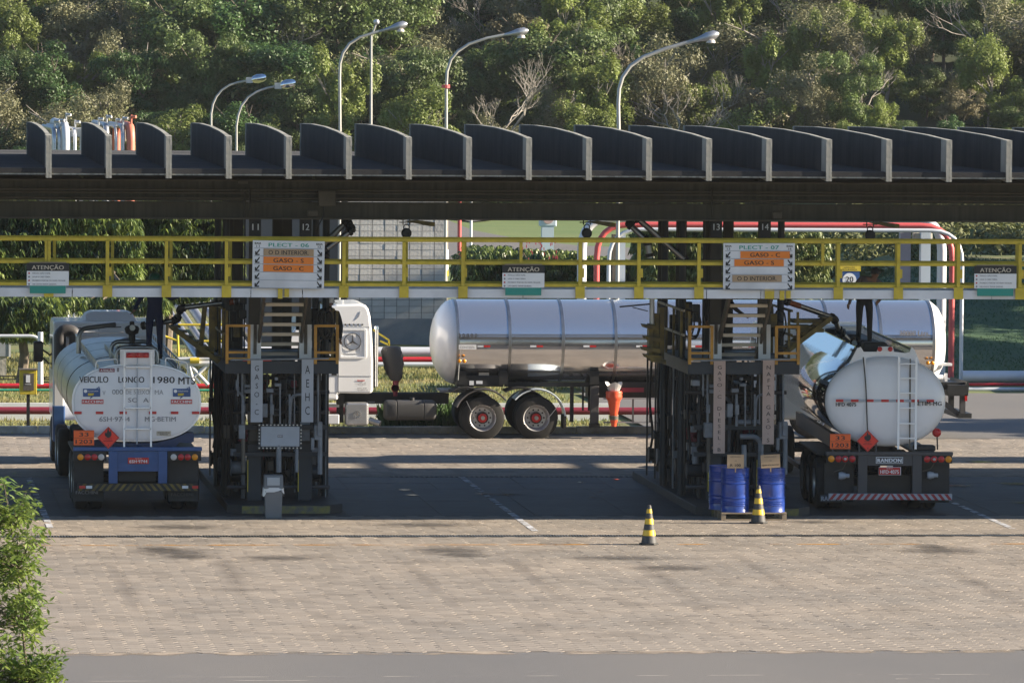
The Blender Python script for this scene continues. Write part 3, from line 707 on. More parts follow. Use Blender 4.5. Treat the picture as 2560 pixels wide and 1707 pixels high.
            W(MB().cyl((X+s*.25, y+.4, .2), (X+s*.25, y+.4, 2.75), .02, 6), 'conduit', rg.choice(['pipegrey', 'chassis', 'black']))
            W(MB().tube([(X+s*.20, y+.1, 2.7), (X+s*.24, y+.15, 1.8), (X+s*.14, y+.2, 1.1), (X+s*.18, y+.3, .8)], .028, 8, .3), 'hose', 'black', smooth=True)
    for z, yy in ((.42, 130.2), (2.35, 130.4), (1.9, 131), (2.55, 132)):
        for s in (-.5, .5): W(MB().cyl((cx+s, yy, z), (cx+s, 137.5, z), .06, 10), 'header_pipe', 'steelblue', smooth=True)
        W(MB().cyl((x0+.1, yy, z), (x1-.1, yy, z), .04, 8), 'cross_pipe', 'chassisgrey', smooth=True)
    for i in range(95):
        X = cx+rg.uniform(-1.05, 1.05); y = rg.uniform(130.2, 136.5); z = rg.uniform(.4, 2.5); m1 = rg.choice(['steelblue', 'chassisgrey', 'pipegrey', 'black', 'brownsteel', 'maroon', 'chassis'])
        W(MB().box(X-.06, X+.06, y, y+.12, z, z+rg.uniform(.08, .3)), 'small_fitting', m1, bevel=.01)
    for i in range(48):
        X = cx+rg.uniform(-1.1, 1.1); y = rg.uniform(130.2, 136.5)
        W(MB().cyl((X, y, .2), (X, y, rg.uniform(2, 2.8)), rg.uniform(.01, .03), 6), 'conduit', rg.choice(['chassis', 'black', 'steelblue', 'pipegrey']))
    # overhead steel: arm posts beside the columns up to the roof
    for X in (x0+.12, x1-.12):
        for y in (131.2, 134): W(MB().cyl((X, y, .17), (X, y, 5.9), .075, 10), 'arm_post', 'steelblue', smooth=True)
    for X in (cx-.7, cx-.55, cx+.62): W(MB().cyl((X, 130.4, 3.0), (X, 130.4, 6.3), .018, 6), 'conduit', 'black')
    # upper machinery between platform and walkway
    for i in range(16):
        X = cx+rg.choice([-1, 1])*rg.uniform(.62, 1.1); y = rg.uniform(130, 134); z = rg.uniform(3.1, 4.2)
        W(MB().box(X-.07, X+.07, y, y+.2, z, z+rg.uniform(.12, .4)), 'counterweight', rg.choice(['chassis', 'yellowdirty', 'black', 'steelblue']), bevel=.015)
    for i in range(5):
        X = cx+rg.choice([-.8, .8, .95, -.95]); y = rg.uniform(129.6, 131); pts = [(X+.14*math.cos(t*1.05+i), y+.02*t, 3.75+.32*math.sin(t*1.05+i)) for t in range(7)]
        W(MB().tube(pts, .02, 6, .1), 'cable_loop', 'black', smooth=True)
    return rk
rk1 = island(1, 8.62, 9.65, 128.65, 'GASO-C', 'AEHC', [(652, 749, 1066, 1116, 'greybox'), (597, 613, 1062, 1097, 'pipegrey'), (786, 800, 1062, 1100, 'pipegrey'), (620, 645, 1030, 1056, 'brownsteel')])
rk2 = island(2, 18.08, 19.09, 127.85, 'GASO·C DIESEL·B', 'NAFTA GASO·S', [(1762, 1782, 1057, 1094, 'pipegrey'), (1948, 1970, 1055, 1098, 'pipegrey'), (1730, 1750, 950, 965, 'pipegrey')])

# loading arms
def arm(name, label, pts_pix, r, sleeve=None, head=None):
    p = [at(*q) for q in pts_pix]; o = empty('loading_boom', tuple(p[0]), label, 'loading arm', 'loading arms')
    for i, (a, b) in enumerate(zip(p, p[1:])):
        MB().cyl(a, b, r, 12).build('arm_pipe', 'dullsteel' if i % 2 == 0 or True else 'black', o, world=True, smooth=True)
        d = (b-a).normalized()
        for c in (a+d*.06, b-d*.06): MB().cyl(c-d*.035, c+d*.035, r*1.55, 14).build('swivel_flange', 'chassis', o, world=True, smooth=True)
    for c in p[1:-1]: MB().lathe([(0, -r*1.25), (r*1.1, -r*.8), (r*1.35, 0), (r*1.1, r*.8), (0, r*1.25)], c, 'z', 12).build('elbow', 'chassis', o, world=True, smooth=True)
    if sleeve is not None:
        a, b = p[sleeve[0]], p[sleeve[0]+1]; MB().cyl(a.lerp(b, sleeve[1]), a.lerp(b, sleeve[2]), r*1.12, 12).build('sleeve', 'rust', o, world=True, smooth=True)
    if head:
        c = at(*head)
        MB().lathe([(0, .16), (.05, .15), (.05, .08), (.13, .05), (.155, 0), (.13, -.09), (.07, -.12), (.07, -.34), (0, -.34)], c, 'z', 16).build('loading_head', 'chassis', o, world=True, smooth=True)
        MB().cyl(c+Vector((0, -.1, .03)), c+Vector((0, -.2, .03)), .06, 12).build('loading_head', 'dullsteel', o, world=True, smooth=True)
    return o
arm('loading_arm', 'loading arm lowered onto the hatch of the blue-framed left tanker', [(600, 752, 131.2), (452, 770, 131.6), (442, 800, 131.8), (352, 815, 132)], .055, (0, .1, .28), (330, 822, 132.2))
arm('loading_arm', 'loading arm with orange sleeve lowered onto the right tanker', [(1962, 752, 131.2), (2085, 795, 131.8), (2100, 830, 132), (2130, 858, 132.2)], .055, (0, .04, .30), (2133, 860, 132.2))
arm('loading_arm', 'folded loading arm raised beside column 12 in front of the block wall', [(770, 650, 131.2), (868, 553, 131.0), (880, 575, 130.8), (808, 628, 130.8), (815, 645, 130.9)], .06)
arm('loading_arm', 'folded loading arm raised at the left of column 13', [(1718, 655, 131.2), (1590, 543, 131.0), (1572, 560, 130.9), (1618, 602, 130.8), (1625, 645, 130.8)], .06)
# folding gangways
def gangway(name, label, a, b, wd, n, m='yellowdirty', turn=False):
    a, b = Vector(a), Vector(b); o = empty(name, tuple(a), label, 'gangway', 'folding gangways')
    U = Vector((0, 1, 0))
    for s in (0, 1):
        off = U*wd*s
        MB().bar(a+off, b+off, .035, .10, (0, 0, 1)).build('side_plate', m, o, world=True)
    for i in range(n):
        p = a.lerp(b, (i+.5)/n)
        MB().box(p.x-.11, p.x+.11, p.y+.02, p.y+wd-.02, p.z-.015+.05, p.z+.02+.05).build('step', m, o, world=True)
    return o
gangway('folding_gangway', 'yellow folding gangway reaching left to the blue-framed tanker', at(548, 905, 130.6), at(430, 818, 130.9), .7, 7)
gangway('folding_gangway', 'dark folding gangway reaching right onto the right tanker', at(1962, 882, 130.6), at(2078, 795, 130.9), .7, 7)
# the gangway folded upright at the left of the right island
c0 = at(1640, 770, 130.5); o = empty('folding_gangway', tuple(at(1650, 905, 130.5)), 'yellow folding gangway folded upright at the left of the right rack', 'gangway', 'folding gangways')
for i, (u, vt, vb) in enumerate(((1628, 810, 890), (1643, 785, 897), (1658, 770, 905))):
    a0, a1, z0, z1 = fr(u-6, u+6, vt, vb, 130.5); MB().box(a0, a1, 130.5+i*.1, 130.8+i*.1, z0, z1).build('side_plate', 'yellowdirty', o, world=True)
for v, u0, u1 in ((815, 1608, 1640), (845, 1612, 1650), (872, 1606, 1650), (890, 1612, 1655), (900, 1625, 1665)):
    a0, a1, z0, z1 = fr(u0, u1, v-4, v+4, 130.45); MB().prism([(a0, z1), (a0+.03, z0), (a1, z0-.05), (a1, z1-.03)], 'y', 130.4, 130.9).build('step', 'yellowdirty', o, world=True)
MB().bar(at(1549, 767, 130.6), at(1625, 760, 130.6), .03).build('handle', 'black', o, world=True)
MB().bar(at(1581, 768, 130.6), at(1620, 778, 130.6), .02).build('handle', 'black', o, world=True)
MB().cyl(at(1630, 745, 130.6), at(1630, 812, 130.6), .055, 10).build('damper', 'galv', o, world=True, smooth=True)
o = empty('folding_gangway', tuple(at(540, 900, 131)), 'yellow gangway legs standing upright at the left of the left rack', 'gangway', 'folding gangways')
MB().bar(at(512, 765, 131), at(502, 868, 131), .09, .2).build('side_plate', 'yellowdirty', o, world=True)
MB().bar(at(530, 765, 131), at(530, 868, 131), .12, .2).build('side_plate', 'yellowdirty', o, world=True)
MB().box(*(lambda a: (a[0], a[1], 130.9, 131.5, a[2], a[3]))(fr(492, 535, 868, 893, 131))).build('hinge_block', 'yellowdirty', o, world=True)
o = empty('folding_gangway', tuple(at(2040, 800, 131)), 'yellow step block at the top of the right gangway', 'gangway', 'folding gangways')
for u0, u1, v in ((1985, 2075, 803), (1980, 2030, 818), (2000, 2060, 826)):
    a0, a1, z0, z1 = fr(u0, u1, v-4, v+5, 130.9); MB().box(a0, a1, 130.9, 131.5, z0, z1).build('step', 'yellowdirty', o, world=True)

mat('greyink2', (.25, .25, .27), .6); mat('stripered', (.33, .03, .03), .5)

# ------------------------------------------------------------ tank trucks
def sell(cx, cz, a, b, e, y, n=48, flat=0):
    P_ = []
    for k in range(n):
        t = 2*math.pi*k/n; c, s = math.cos(t), math.sin(t)
        P_.append((cx+a*math.copysign(abs(c)**(2/e), c), y, cz+b*math.copysign(abs(s)**(2/e), s)))
    return P_
def wheel(parent, x, y, z, axis='x', r=.52, wdt=.30, out=-1, hub='rim', hubr=None, dual=True):
    """a tyre with its rim: part 'wheel' carries sub-parts; out = direction of the outer face"""
    w_ = MB().cyl((0, 0, 0), (out*wdt*.3, 0, 0), .14, 12).build('wheel', 'chassis', parent); w_.location = (x, y, z)
    if axis == 'y': w_.rotation_euler.z = R(90)
    h = wdt/2
    prof = [(r*.60, -h), (r*.80, -h), (r*.95, -h*.85), (r, -h*.55), (r, h*.55), (r*.95, h*.85), (r*.80, h), (r*.60, h), (r*.60, -h)]
    n = 32; q = MB()
    q.loft([[(hh, rr*math.cos(2*math.pi*k/n), rr*math.sin(2*math.pi*k/n)) for k in range(n)] for rr, hh in prof], cap=False)
    q.build('tyre', 'rubber', w_, smooth=True)
    if dual:
        q = MB(); q.loft([[(hh-out*(wdt+.04), rr*math.cos(2*math.pi*k/n), rr*math.sin(2*math.pi*k/n)) for k in range(n)] for rr, hh in prof], cap=False)
        q.build('tyre', 'rubber', w_, smooth=True)
    rp = [(r*.60, h*.95), (r*.56, h*.8), (r*.50, .2*h), (r*.46, -.1*h), (r*.25, -.15*h), (r*.24, .25*h), (r*.13, .3*h), (.001, .3*h)]
    q = MB(); q.loft([[(out*hh, rr*math.cos(2*math.pi*k/n), rr*math.sin(2*math.pi*k/n)) for k in range(n)] for rr, hh in rp], cap=False)
    q.build('rim', hub, w_, smooth=True)
    q = MB()
    for k in range(10):
        a = 2*math.pi*k/10; q.cyl((out*(-.2*h), r*.37*math.cos(a), r*.37*math.sin(a)), (out*(-.08*h), r*.37*math.cos(a), r*.37*math.sin(a)), .022, 8)
    q.build('hand_holes', 'black', w_)
    if hubr: 
        q = MB(); q.lathe([(0, 0), (.14, .0), (.13, .06), (.10, .11), (.0, .12)], (0, 0, 0), 'x', 18) if out > 0 else q.lathe([(0, 0), (.14, .0), (.13, -.06), (.10, -.11), (.0, -.12)], (0, 0, 0), 'x', 18)
        q.build('hub_cap', hubr, w_, smooth=True)
        MB().cyl((out*.11, 0, 0), (out*.15, 0, 0), .05, 10).build('axle_cap', 'dullsteel', w_, smooth=True)
    return w_
def lamp_round(parent, x, y, z, r, m):
    o = MB().lathe([(r*1.15, 0), (r*1.15, -.03), (r, -.035), (r*.6, -.045), (0, -.05)], (x, y, z), 'y', 16).build('tail_light', m, parent, smooth=True); return o
def flame(parent, x, y, z, k, lab2='3'):
    r = MB().prism([(x-k, z), (x, z-k), (x+k, z), (x, z+k)], 'y', y, y+.008).build('hazard_diamond', 'hazred', parent)
    t = .955; MB().prism([(x-k*t, z), (x, z-k*t), (x+k*t, z), (x, z+k*t)], 'y', y-.002, y-.001).build('diamond_line', 'ink', r); t = .91
    MB().prism([(x-k*t, z), (x, z-k*t), (x+k*t, z), (x, z+k*t)], 'y', y-.004, y-.003).build('diamond_face', 'hazred', r)
    f = [(-.02, -.0), (-.07, .035), (-.075, .08), (-.05, .13), (-.045, .09), (-.03, .11), (-.02, .165), (.005, .21), (.01, .15), (.03, .12), (.045, .16), (.065, .11), (.07, .06), (.05, .02), (.02, .0)]
    MB().prism([(x+a*k/.24, z+.005+b*k/.24) for a, b in f], 'y', y-.007, y-.005).build('flame_symbol', 'ink', r)
    MB().box(x-.07, x+.07, y-.007, y-.005, z-.005, z+.003).build('symbol_bar', 'ink', r)
    text('LÍQUIDO', x, y-.006, z-.035, .022, 'ink', r, wid=.13); text('INFLAMÁVEL', x, y-.006, z-.065, .022, 'ink', r, wid=.19); text(lab2, x, y-.006, z-.15, .04, 'ink', r, wid=.03)
def hazplate(parent, x0, x1, z0, z1, y, worn=False):
    r = MB().box(x0, x1, y, y+.008, z0, z1).build('hazard_plate', 'hazorange', parent, bevel=.003); c = (x0+x1)/2; h = z1-z0
    for a in (z0+.008, z1-.014, (z0+z1)/2-.004): MB().box(x0+.008, x1-.008, y-.003, y-.001, a, a+.006).build('plate_line', 'ink', r)
    text('33', c, y-.004, z0+h*.73, h*.27, 'ink', r, wid=(x1-x0)*.45, bold=.015); text('1203', c, y-.004, z0+h*.26, h*.27, 'ink', r, wid=(x1-x0)*.80, bold=.015)
def numplate(parent, x0, x1, z0, z1, y, s):
    r = MB().box(x0, x1, y, y+.008, z0, z1).build('licence_plate', 'red', parent, bevel=.003)
    text(s, (x0+x1)/2, y-.004, z0+(z1-z0)*.40, (z1-z0)*.5, 'white', r, wid=(x1-x0)*.86, bold=.02); text('MG BETIM', (x0+x1)/2, y-.004, z1-(z1-z0)*.14, (z1-z0)*.12, 'white', r, wid=(x1-x0)*.3)
def stripes(parent, x0, x1, z0, z1, y, ma, mb, n, tri=True):
    r = MB().box(x0, x1, y, y+.12, z0, z1).build('bumper', mb, parent, bevel=.004); c = (x0+x1)/2; w_ = (x1-x0)/n; h = z1-z0
    for i in range(n):
        a = x0+i*w_; s = 1 if a+w_/2 < c else -1
        if s > 0: P_ = [(a, z0), (a+w_*.5, z0), (min(c, a+w_*.5+h*.8), z1), (min(c, a+h*.8), z1)]
        else: P_ = [(a+w_*.5, z0), (a+w_, z0), (max(c, a+w_-h*.8), z1), (max(c, a+w_*.5-h*.8), z1)]
        MB().prism(P_, 'y', y-.004, y-.001).build('stripe', ma, r)
    return r
def px2(u0c, Y):
    um = u0c*F/Y-427
    def f(u, v):
        if v in (1, 200): v = 1110
        if u == 1: u = um
        p = at(u, v, Y); return p.x-u0c, p.z
    return f

# ---- left tanker, seen from behind
T1 = empty('tanker_truck', (6.22, 129.0, 0), 'long tanker truck with white rear end reading VEICULO LONGO 1980 MTS on a blue frame', 'tanker truck', 'tanker trucks at the bays')
q1 = px2(6.22, 129.0)
def rect(parent, u0, u1, v0, v1, name, m, y=0., d=.02, f=q1, **k):
    x0, z1 = f(u0, v0); x1, z0 = f(u1, v1); return MB().box(x0, x1, y, y+d, z0, z1).build(name, m, parent, **k)
tcx, tz0 = q1(342, 1104); tz1 = q1(342, 911)[1]; ta = (q1(502, 1000)[0]-q1(182, 1000)[0])/2; tcz, tb = (tz0+tz1)/2, (tz1-tz0)/2
L_ = 11.2
secs = [sell(tcx, tcz, ta*k, tb*k, 2.45, y) for y, k in ((.22, .97), (.24, .995), (.30, 1.0), (1.2, 1), (3.4, 1), (3.42, 1), (7, 1), (L_, 1), (L_+.15, .95), (L_+.22, .8))]
tk = MB().loft(secs).build('tank', 'dulltank', T1, smooth=True) if mat('dulltank', (.50, .51, .52), .26, .85, var=.25, vscale=.8, bump=.15, bscale=3, stretch=(3, .4, 3), noise_rough=.12) else None
MB().loft([sell(tcx, tcz, ta*k, tb*k, 2.45, y) for y, k in ((.10, .90), (.13, .97), (.17, .985), (.235, .985))]).build('rear_head', 'tankwhite', T1, smooth=True)
MB().loft([sell(tcx, tcz, ta*k, tb*k, 2.45, y) for y, k in ((.16, .985), (.165, 1.012), (.26, 1.012), (.262, .99))]).build('tank_rim', 'whitepaint', T1, smooth=True)
for y in (3.3, 6.4, 8.9): MB().loft([sell(tcx, tcz, ta*1.006, tb*1.006, 2.45, yy) for yy in (y, y+.12)]).build('tank_band', 'steeldark' if y < 4 else 'dullsteel', T1, smooth=True)
yb = .10
bd = rect(T1, 301, 387, 874, 911, 'top_panel', 'tankwhite', y=.12, d=.06)
o = rect(T1, 316, 373, 882, 895, 'light_housing', 'red', y=.09, d=.03, bevel=.008)
for u in (325, 344.5, 364): lamp_round(o, q1(u, 888)[0], .09, q1(u, 888)[1], .045, 'lightred')
for s in (-1, 1): rect(T1, 311+67*(s > 0)-1.8, 311+67*(s > 0)+1.8, 878, 1118, 'ladder_rail', 'whitepaint', y=.02, d=.03)
for v in (918, 970, 1020, 1072): rect(T1, 311, 378, v-1.5, v+1.5, 'rung', 'whitepaint', y=.02, d=.03)
rect(T1, 342.5, 344.5, 895, 1110, 'drain_tube', 'greybox', y=.05, d=.02)
def tx(s, u0, u1, v0, v1, m='ink', f=q1, par=T1, y=.094, bold=.015):
    x0, z1 = f(u0, v0); x1, z0 = f(u1, v1); return text(s, (x0+x1)/2, y, (z0+z1)/2, z1-z0, m, par, wid=x1-x0, bold=bold)
tx('VEICULO', 199, 271, 941, 957); tx('LONGO', 297, 361, 942, 957); tx('1980', 384, 437, 942, 958); tx('MTS', 447, 488, 943, 961)
tx('V', 257, 264, 977, 988, 'fadeink'); tx('ODO', 281, 308, 974, 986, 'greyink2'); tx('DE 5 EIXOS', 315, 380, 975, 986, 'fadeink'); tx('MA', 388, 409, 975, 987, 'fadeink')
tx('SO  A', 321, 372, 995, 1006, 'greyink2')
tx('6SH·9744', 249, 325, 1042, 1054, 'greyink2'); tx('MG·BETIM', 363, 440, 1042, 1054, 'greyink2')
for n_, (u0, u1) in enumerate(((208, 251), (433, 477))):
    b = rect(T1, u0, u1, 972, 992, 'maker_badge', 'blue', y=.088, d=.008); x0, z1 = q1(u0, 972); x1, z0 = q1(u1, 992)
    b.data.transform(Matrix.Shear('XZ', 4, (0, 0))) if False else None
    MB().box(x0+.10, x0+.22, .083, .087, z0+.02, z0+.07).build('badge_mark', 'yellow', b)
    MB().lathe([(0, 0), (.035, 0), (.035, .003), (0, .003)], (x0+.05, .083, z1-.05), 'y', 14).build('badge_mark', 'white', b)
    text('TRANSPORTES', x0+.2, .084, z1-.05, .025, 'white', b, wid=.22)
    MB().prism([(x1-.12, z1-.02), (x1-.02, z1+.045), (x1-.0, z1-.02), (x1-.02, z1-.02), (x1-.03, z1+.02), (x1-.09, z1-.02)], 'y', .083, .087).build('badge_mark', 'blue', b)
    MB().prism([(x0+.15, z0-.04), (x1, z1-.05), (x1, z1-.02), (x0+.14, z0-.02)], 'y', .080, .082).build('badge_mark', 'blue', b)
for u0, u1 in ((205, 259), (428, 481)):
    b = rect(T1, u0, u1, 999, 1010, 'maker_sticker', 'red', y=.088, d=.006); tx('FACCHINI', u0+2.5, u1-2.5, 1001.3, 1007.8, 'white', par=T1, y=.085, bold=.03)
rect(T1, 249, 287, 921.5, 930.5, 'warning_sticker', 'maroon', y=.09, d=.004); tx('ATENÇÃO', 252, 284, 923.5, 929, 'white', y=.087, bold=.02); rect(T1, 293, 298, 920, 930, 'round_sticker', 'greyink', y=.09, d=.004)
for u in (186, 240, 299, 373, 428, 480.5): rect(T1, u, u+18.5, 1029, 1035.5, 'reflector', 'red', y=.085, d=.006)
b = rect(T1, 392, 428, 1078, 1089.5, 'small_plate', 'tread', y=.09, d=.004); tx('RODOCARGA', 395, 425, 1080, 1083.5, 'ink', y=.087); tx('INSPECAO', 400, 420, 1084.5, 1088, 'ink', y=.087)
tx('TARA · LOTACAO', 313, 375, 1020, 1023, 'greyink', y=.09)
hazplate(T1, q1(184, 1)[0], q1(235, 1)[0], q1(200, 1113)[1], q1(200, 1075)[1], -.03)
x, z = q1(270.5, 1093.5); flame(T1, x, -.05, z, .225)
# frame
rect(T1, 183, 505, 1117, 1127, 'cross_beam', 'blue', y=-.02, d=.12, bevel=.01)
for u0, u1 in ((272, 294), (396, 418)): rect(T1, u0, u1, 1127, 1208, 'frame_leg', 'blue', y=0, d=.12, bevel=.006)
rect(T1, 294, 396, 1127, 1178, 'frame_panel', 'blue', y=.03, d=.06)
rect(T1, 298, 392, 1180, 1206, 'axle_dark', 'black', y=.3, d=.1)
P_ = [q1(*p) for p in ((205, 1117), (212, 1108), (250, 1103), (300, 1109), (390, 1109), (440, 1096), (470, 1083), (487, 1085), (486, 1105), (478, 1109), (450, 1107), (440, 1117))]
MB().prism(P_, 'y', .2, .7).build('saddle', 'darkblue', T1)
numplate(T1, q1(320, 1)[0], q1(372, 1)[0], q1(1, 1159)[1], q1(1, 1143.5)[1], -.0, '6SH·9744')
for u0, us, ms in ((183, (201, 219, 236, 253), ('amber', 'lightred', 'lightred', 'lens')), (420, (434, 452, 469, 487), ('lens', 'lightred', 'lightred', 'amber'))):
    b = rect(T1, u0, u0+83, 1128, 1152, 'light_box', 'chassis', y=0, d=.1, bevel=.008)
    for u, mm in zip(us, ms): lamp_round(b, q1(u, 1142)[0], 0, q1(u, 1142)[1], .055, mm)
for u0 in (183, 420):
    rect(T1, u0+3, u0+77, 1152, 1255, 'mud_flap', 'chassis', y=.28, d=.02)
tx('FACCHINI', 191, 246, 1229, 1237, 'greyink', y=.275, bold=.03); tx('FACCHINI', 430, 485, 1234, 1242, 'chassisgrey', y=.275, bold=.03)
stripes(T1, q1(195, 1)[0], q1(495, 1)[0], q1(1, 1226)[1], q1(1, 1208)[1], -.06, 'yellowdirty', 'chassis', 18)
for u, m in ((198, 'red'), (480, 'red'), (215, 'whitepanel'), (455, 'whitepanel')): rect(T1, u, u+15, 1213, 1220, 'reflector', m, y=-.07, d=.004)
for yy in (.98, 2.25, 3.5, 10.4, 11.7):
    for s in (-1, 1): wheel(T1, s*1.13, yy, .52, 'x', .52, .27, s)
for s in (-1, 1): wheel(T1, s*1.13, 14.9, .52, 'x', .52, .27, s, dual=False)
for s in (-1, 1):
    MB().box(s*.40-.05, s*.40+.05, .1, 11, .95, 1.22).build('chassis_rail', 'darkblue', T1)
    MB().box(s*.85, s*1.27, .45, 4.2, 1.12, 1.16).build('mudguard', 'chassis', T1)
for yy in (.98, 2.25, 3.5, 10.4, 11.7): MB().cyl((-1, yy, .52), (1, yy, .52), .07, 10).build('axle', 'chassis', T1)
# rails, overturn tubes, hatch on top
for s in (-1, 1):
    MB().tube([(s*.55, .25, tz1-.02), (s*.55, .25, tz1+.13), (s*.99, .25, tz1+.03), (s*1.0, .25, tz1-.22)] if s > 0 else [(-.42, .25, tz1-.02), (-.42, .25, tz1+.10), (-.85, .25, tz1+.06), (-.87, .25, tz1-.2)], .014, 6, .06).build('hand_rail', 'whitepaint', T1, smooth=True)
    q = MB(); q.bar((s*.85, .3, tz1+.05), (s*.85, L_, tz1+.05), .025)
    for k in range(14): q.bar((s*.85, .4+k*.82, tz1-.12), (s*.85, .4+k*.82, tz1+.05), .02)
    q.box(s*.80-.01, s*.80+.01, .3, L_, tz1-.10, tz1-.02)
    q.build('side_rail', 'galv', T1)
for y in (.9, 3.2):
    MB().tube([(-.42, y, tz1-.1), (-.42, y, tz1+.30), (.42, y, tz1+.30), (.42, y, tz1-.1)], .045, 10, .18).build('roll_tube', 'dullsteel', T1, smooth=True)
MB().box(-.42, .42, .9, 6.5, tz1-.02, tz1+.10).build('walkway_box', 'dullsteel', T1, bevel=.02)
MB().box(-.33, .33, 1.0, 2.6, tz1+.10, tz1+.24).build('spill_box', 'black', T1)
MB().tube([(-.98, 6, tz1-.1), (-.98, 6, tz1+.42), (-.2, 6.4, tz1+.5)], .05, 10, .2).build('vent_tube', 'dullsteel', T1, smooth=True)
for y in (2.0, 4.6): MB().lathe([(0, .2), (.1, .19), (.26, .12), (.28, 0), (.28, -.06)], (0.0, y, tz1+.12), 'z', 20).build('hatch', 'dullsteel', T1, smooth=True)
# tractor: cab with roof, air intake, mirrors
cabq = px2(6.22, 142.6)
zr = cabq(200, 803)[1]
q = MB(); q.prism([(13.6, 1.0), (16.2, 1.0), (16.28, 1.9), (15.9, 3.0), (15.7, zr-.05), (15.5, zr), (13.62, zr), (13.6, zr-.08)], 'x', -1.25, 1.25); q.build('cab', 'whitepaint', T1, bevel=.05)
q = MB(); q.loft([[(x, 13.7+k*.9, zr+h*f_) for x, f_ in ((-.62, 0), (-.52, .75), (-.40, 1), (.40, 1), (.52, .75), (.62, 0))] for k, h in ((0, .02), (.12, .21), (1, .21), (1.5, .05))]); q.build('roof_fairing', 'tankwhite', T1, smooth=False, bevel=.02)
MB().box(-.9, .9, 13.5, 13.6, 2.2, 2.9).build('rear_window', 'white', T1, bevel=.02)
MB().box(-1.26, -1.02, 13.2, 13.62, 1.0, 2.95).build('cab_corner', 'whitepanel', T1, bevel=.03); MB().box(-1.27, -1.0, 13.18, 13.64, .55, 1.35).build('side_skirt', 'blue', T1, bevel=.03)
for s in (-1, 1): MB().box(s*1.255, s*1.265, 14.3, 15.3, 2.1, 2.8).build('side_window', 'glass', T1)
MB().tube([(-1.12, 13.2, 2.0), (-1.12, 13.2, 3.02), (-.78, 13.2, 3.02), (-.78, 13.2, 2.2)], .135, 14, .26, 6).build('air_intake', 'chassisgrey', T1, smooth=True)
mx, mz1 = px2(6.22, 144.2)(84, 853); mx2, mz0 = px2(6.22, 144.2)(108, 905)
MB().box(mx, mx2, 15.2, 15.38, mz0, mz1).build('mirror', 'black', T1, bevel=.04)
MB().box(mx+.03, mx2-.02, 15.185, 15.195, mz0+.06, mz1-.06).build('mirror_glass', 'glass', T1)
MB().tube([(mx2, 15.3, mz0+.1), (mx2+.14, 15.3, mz0-.05), (-1.24, 15.3, mz0+.05)], .02, 6).build('mirror_arm', 'black', T1)
MB().tube([(mx2, 15.3, mz1-.2), (mx2+.14, 15.3, mz1-.3), (-1.24, 15.3, mz0+.12)], .02, 6).build('mirror_arm', 'black', T1)
MB().tube([(-.95, 13.3, 2.85), (-.8, 13.3, 2.98), (.3, 13.3, 2.98)], .025, 6, .1).build('air_line', 'whitepanel', T1)
MB().bar((-.25, 13.4, 2.6), (-.25, 13.4, 3.15), .03).build('aerial_mount', 'whitepanel', T1)
MB().bar((-.9, 13.4, 3.06), (.25, 13.4, 3.09), .02).build('cable', 'black', T1)

# ---- right tanker, slightly turned
T2 = empty('tanker_truck', (21.37, 129.0, 0), 'polished steel tanker truck with white oval end reading HFD 4075 and BETIM-MG', 'tanker truck', 'tanker trucks at the bays', rz=R(-3.0))
q2 = px2(21.37, 129.0)
R2 = lambda *a, **k: rect(T2, *a, f=q2, **k)
c2x = (q2(2068, 1000)[0]+q2(2366, 1000)[0])/2; a2 = (q2(2366, 1000)[0]-q2(2068, 1000)[0])/2; z1, z0 = q2(2217, 892)[1], q2(2217, 1118)[1]; cz2, b2 = (z0+z1)/2, (z1-z0)/2
MB().loft([sell(c2x, cz2, a2*k, b2*k, 2.12, y) for y, k in ((.30, .99), (.34, 1.0), (5, 1.0), (10.8, 1), (11, .9))]).build('tank', 'mirrorsteel', T2, smooth=True)
MB().loft([sell(c2x, cz2, a2*k, b2*k, 2.12, y) for y, k in ((.05, .2), (.07, .55), (.11, .80), (.16, .92), (.22, .985), (.28, 1.004), (.345, 1.004))]).build('rear_head', 'tankwhite', T2, smooth=True)
hp = [q2(*p) for p in ((2122, 925), (2131, 905), (2147, 873), (2156, 869), (2163, 881), (2196, 881), (2200, 868), (2235, 868), (2239, 881), (2268, 884), (2277, 882), (2283, 868), (2291, 878), (2304, 912), (2308, 925))]
MB().prism(hp+[(c2x, cz2)], 'y', .27, .33).build('end_plate', 'tankwhite', T2)
hl = [q2(2126, 915), q2(2149, 872)]; hr = [q2(2304, 912), q2(2285, 872)]
q = MB(); NC = 44
q.add([(p[0]+dx+(.018 if k % 2 else -.018)*(1 if k else 0), .33+k*10.17/NC, p[1]) for k in range(NC+1) for p, dx in ((hl[0], 0), (hl[1], 0), (hl[1], .05), (hl[0], .05))], [(k*4+j, k*4+(j+1) % 4, k*4+4+(j+1) % 4, k*4+4+j) for k in range(NC) for j in range(4)])
q.build('coaming', 'mirrorsteel', T2)
MB().prism([hr[0], hr[1], (hr[1][0]-.03, hr[1][1]), (hr[0][0]-.03, hr[0][1]-.03)], 'y', .33, 10.5).build('coaming', 'mirrorsteel', T2)
MB().box(hl[1][0]+.05, hr[1][0]-.05, .35, 10.5, z1-.02, z1+.02).build('top_walkway', 'chassis', T2)
for k in range(9): MB().box(hl[1][0]+.03, hl[1][0]+.06, .8+k*1.1, .86+k*1.1, z1, z1+.16).build('coaming_rib', 'dullsteel', T2)
for y in (1.6, 4, 6.5, 9): MB().lathe([(0, .16), (.22, .12), (.26, 0), (.26, -.05)], (0, y, z1+.02), 'z', 20).build('hatch', 'chassis', T2, smooth=True)
MB().prism([(-.3, z1), (-.25, z1+.25), (.2, z1+.25), (.35, z1+.05)], 'y', .9, 1.4).build('vapour_hood', 'chassis', T2, bevel=.03)
for u in (2203, 2229): lamp_round(T2, q2(u, 874)[0], .27, q2(u, 874)[1], .043, 'lightred')
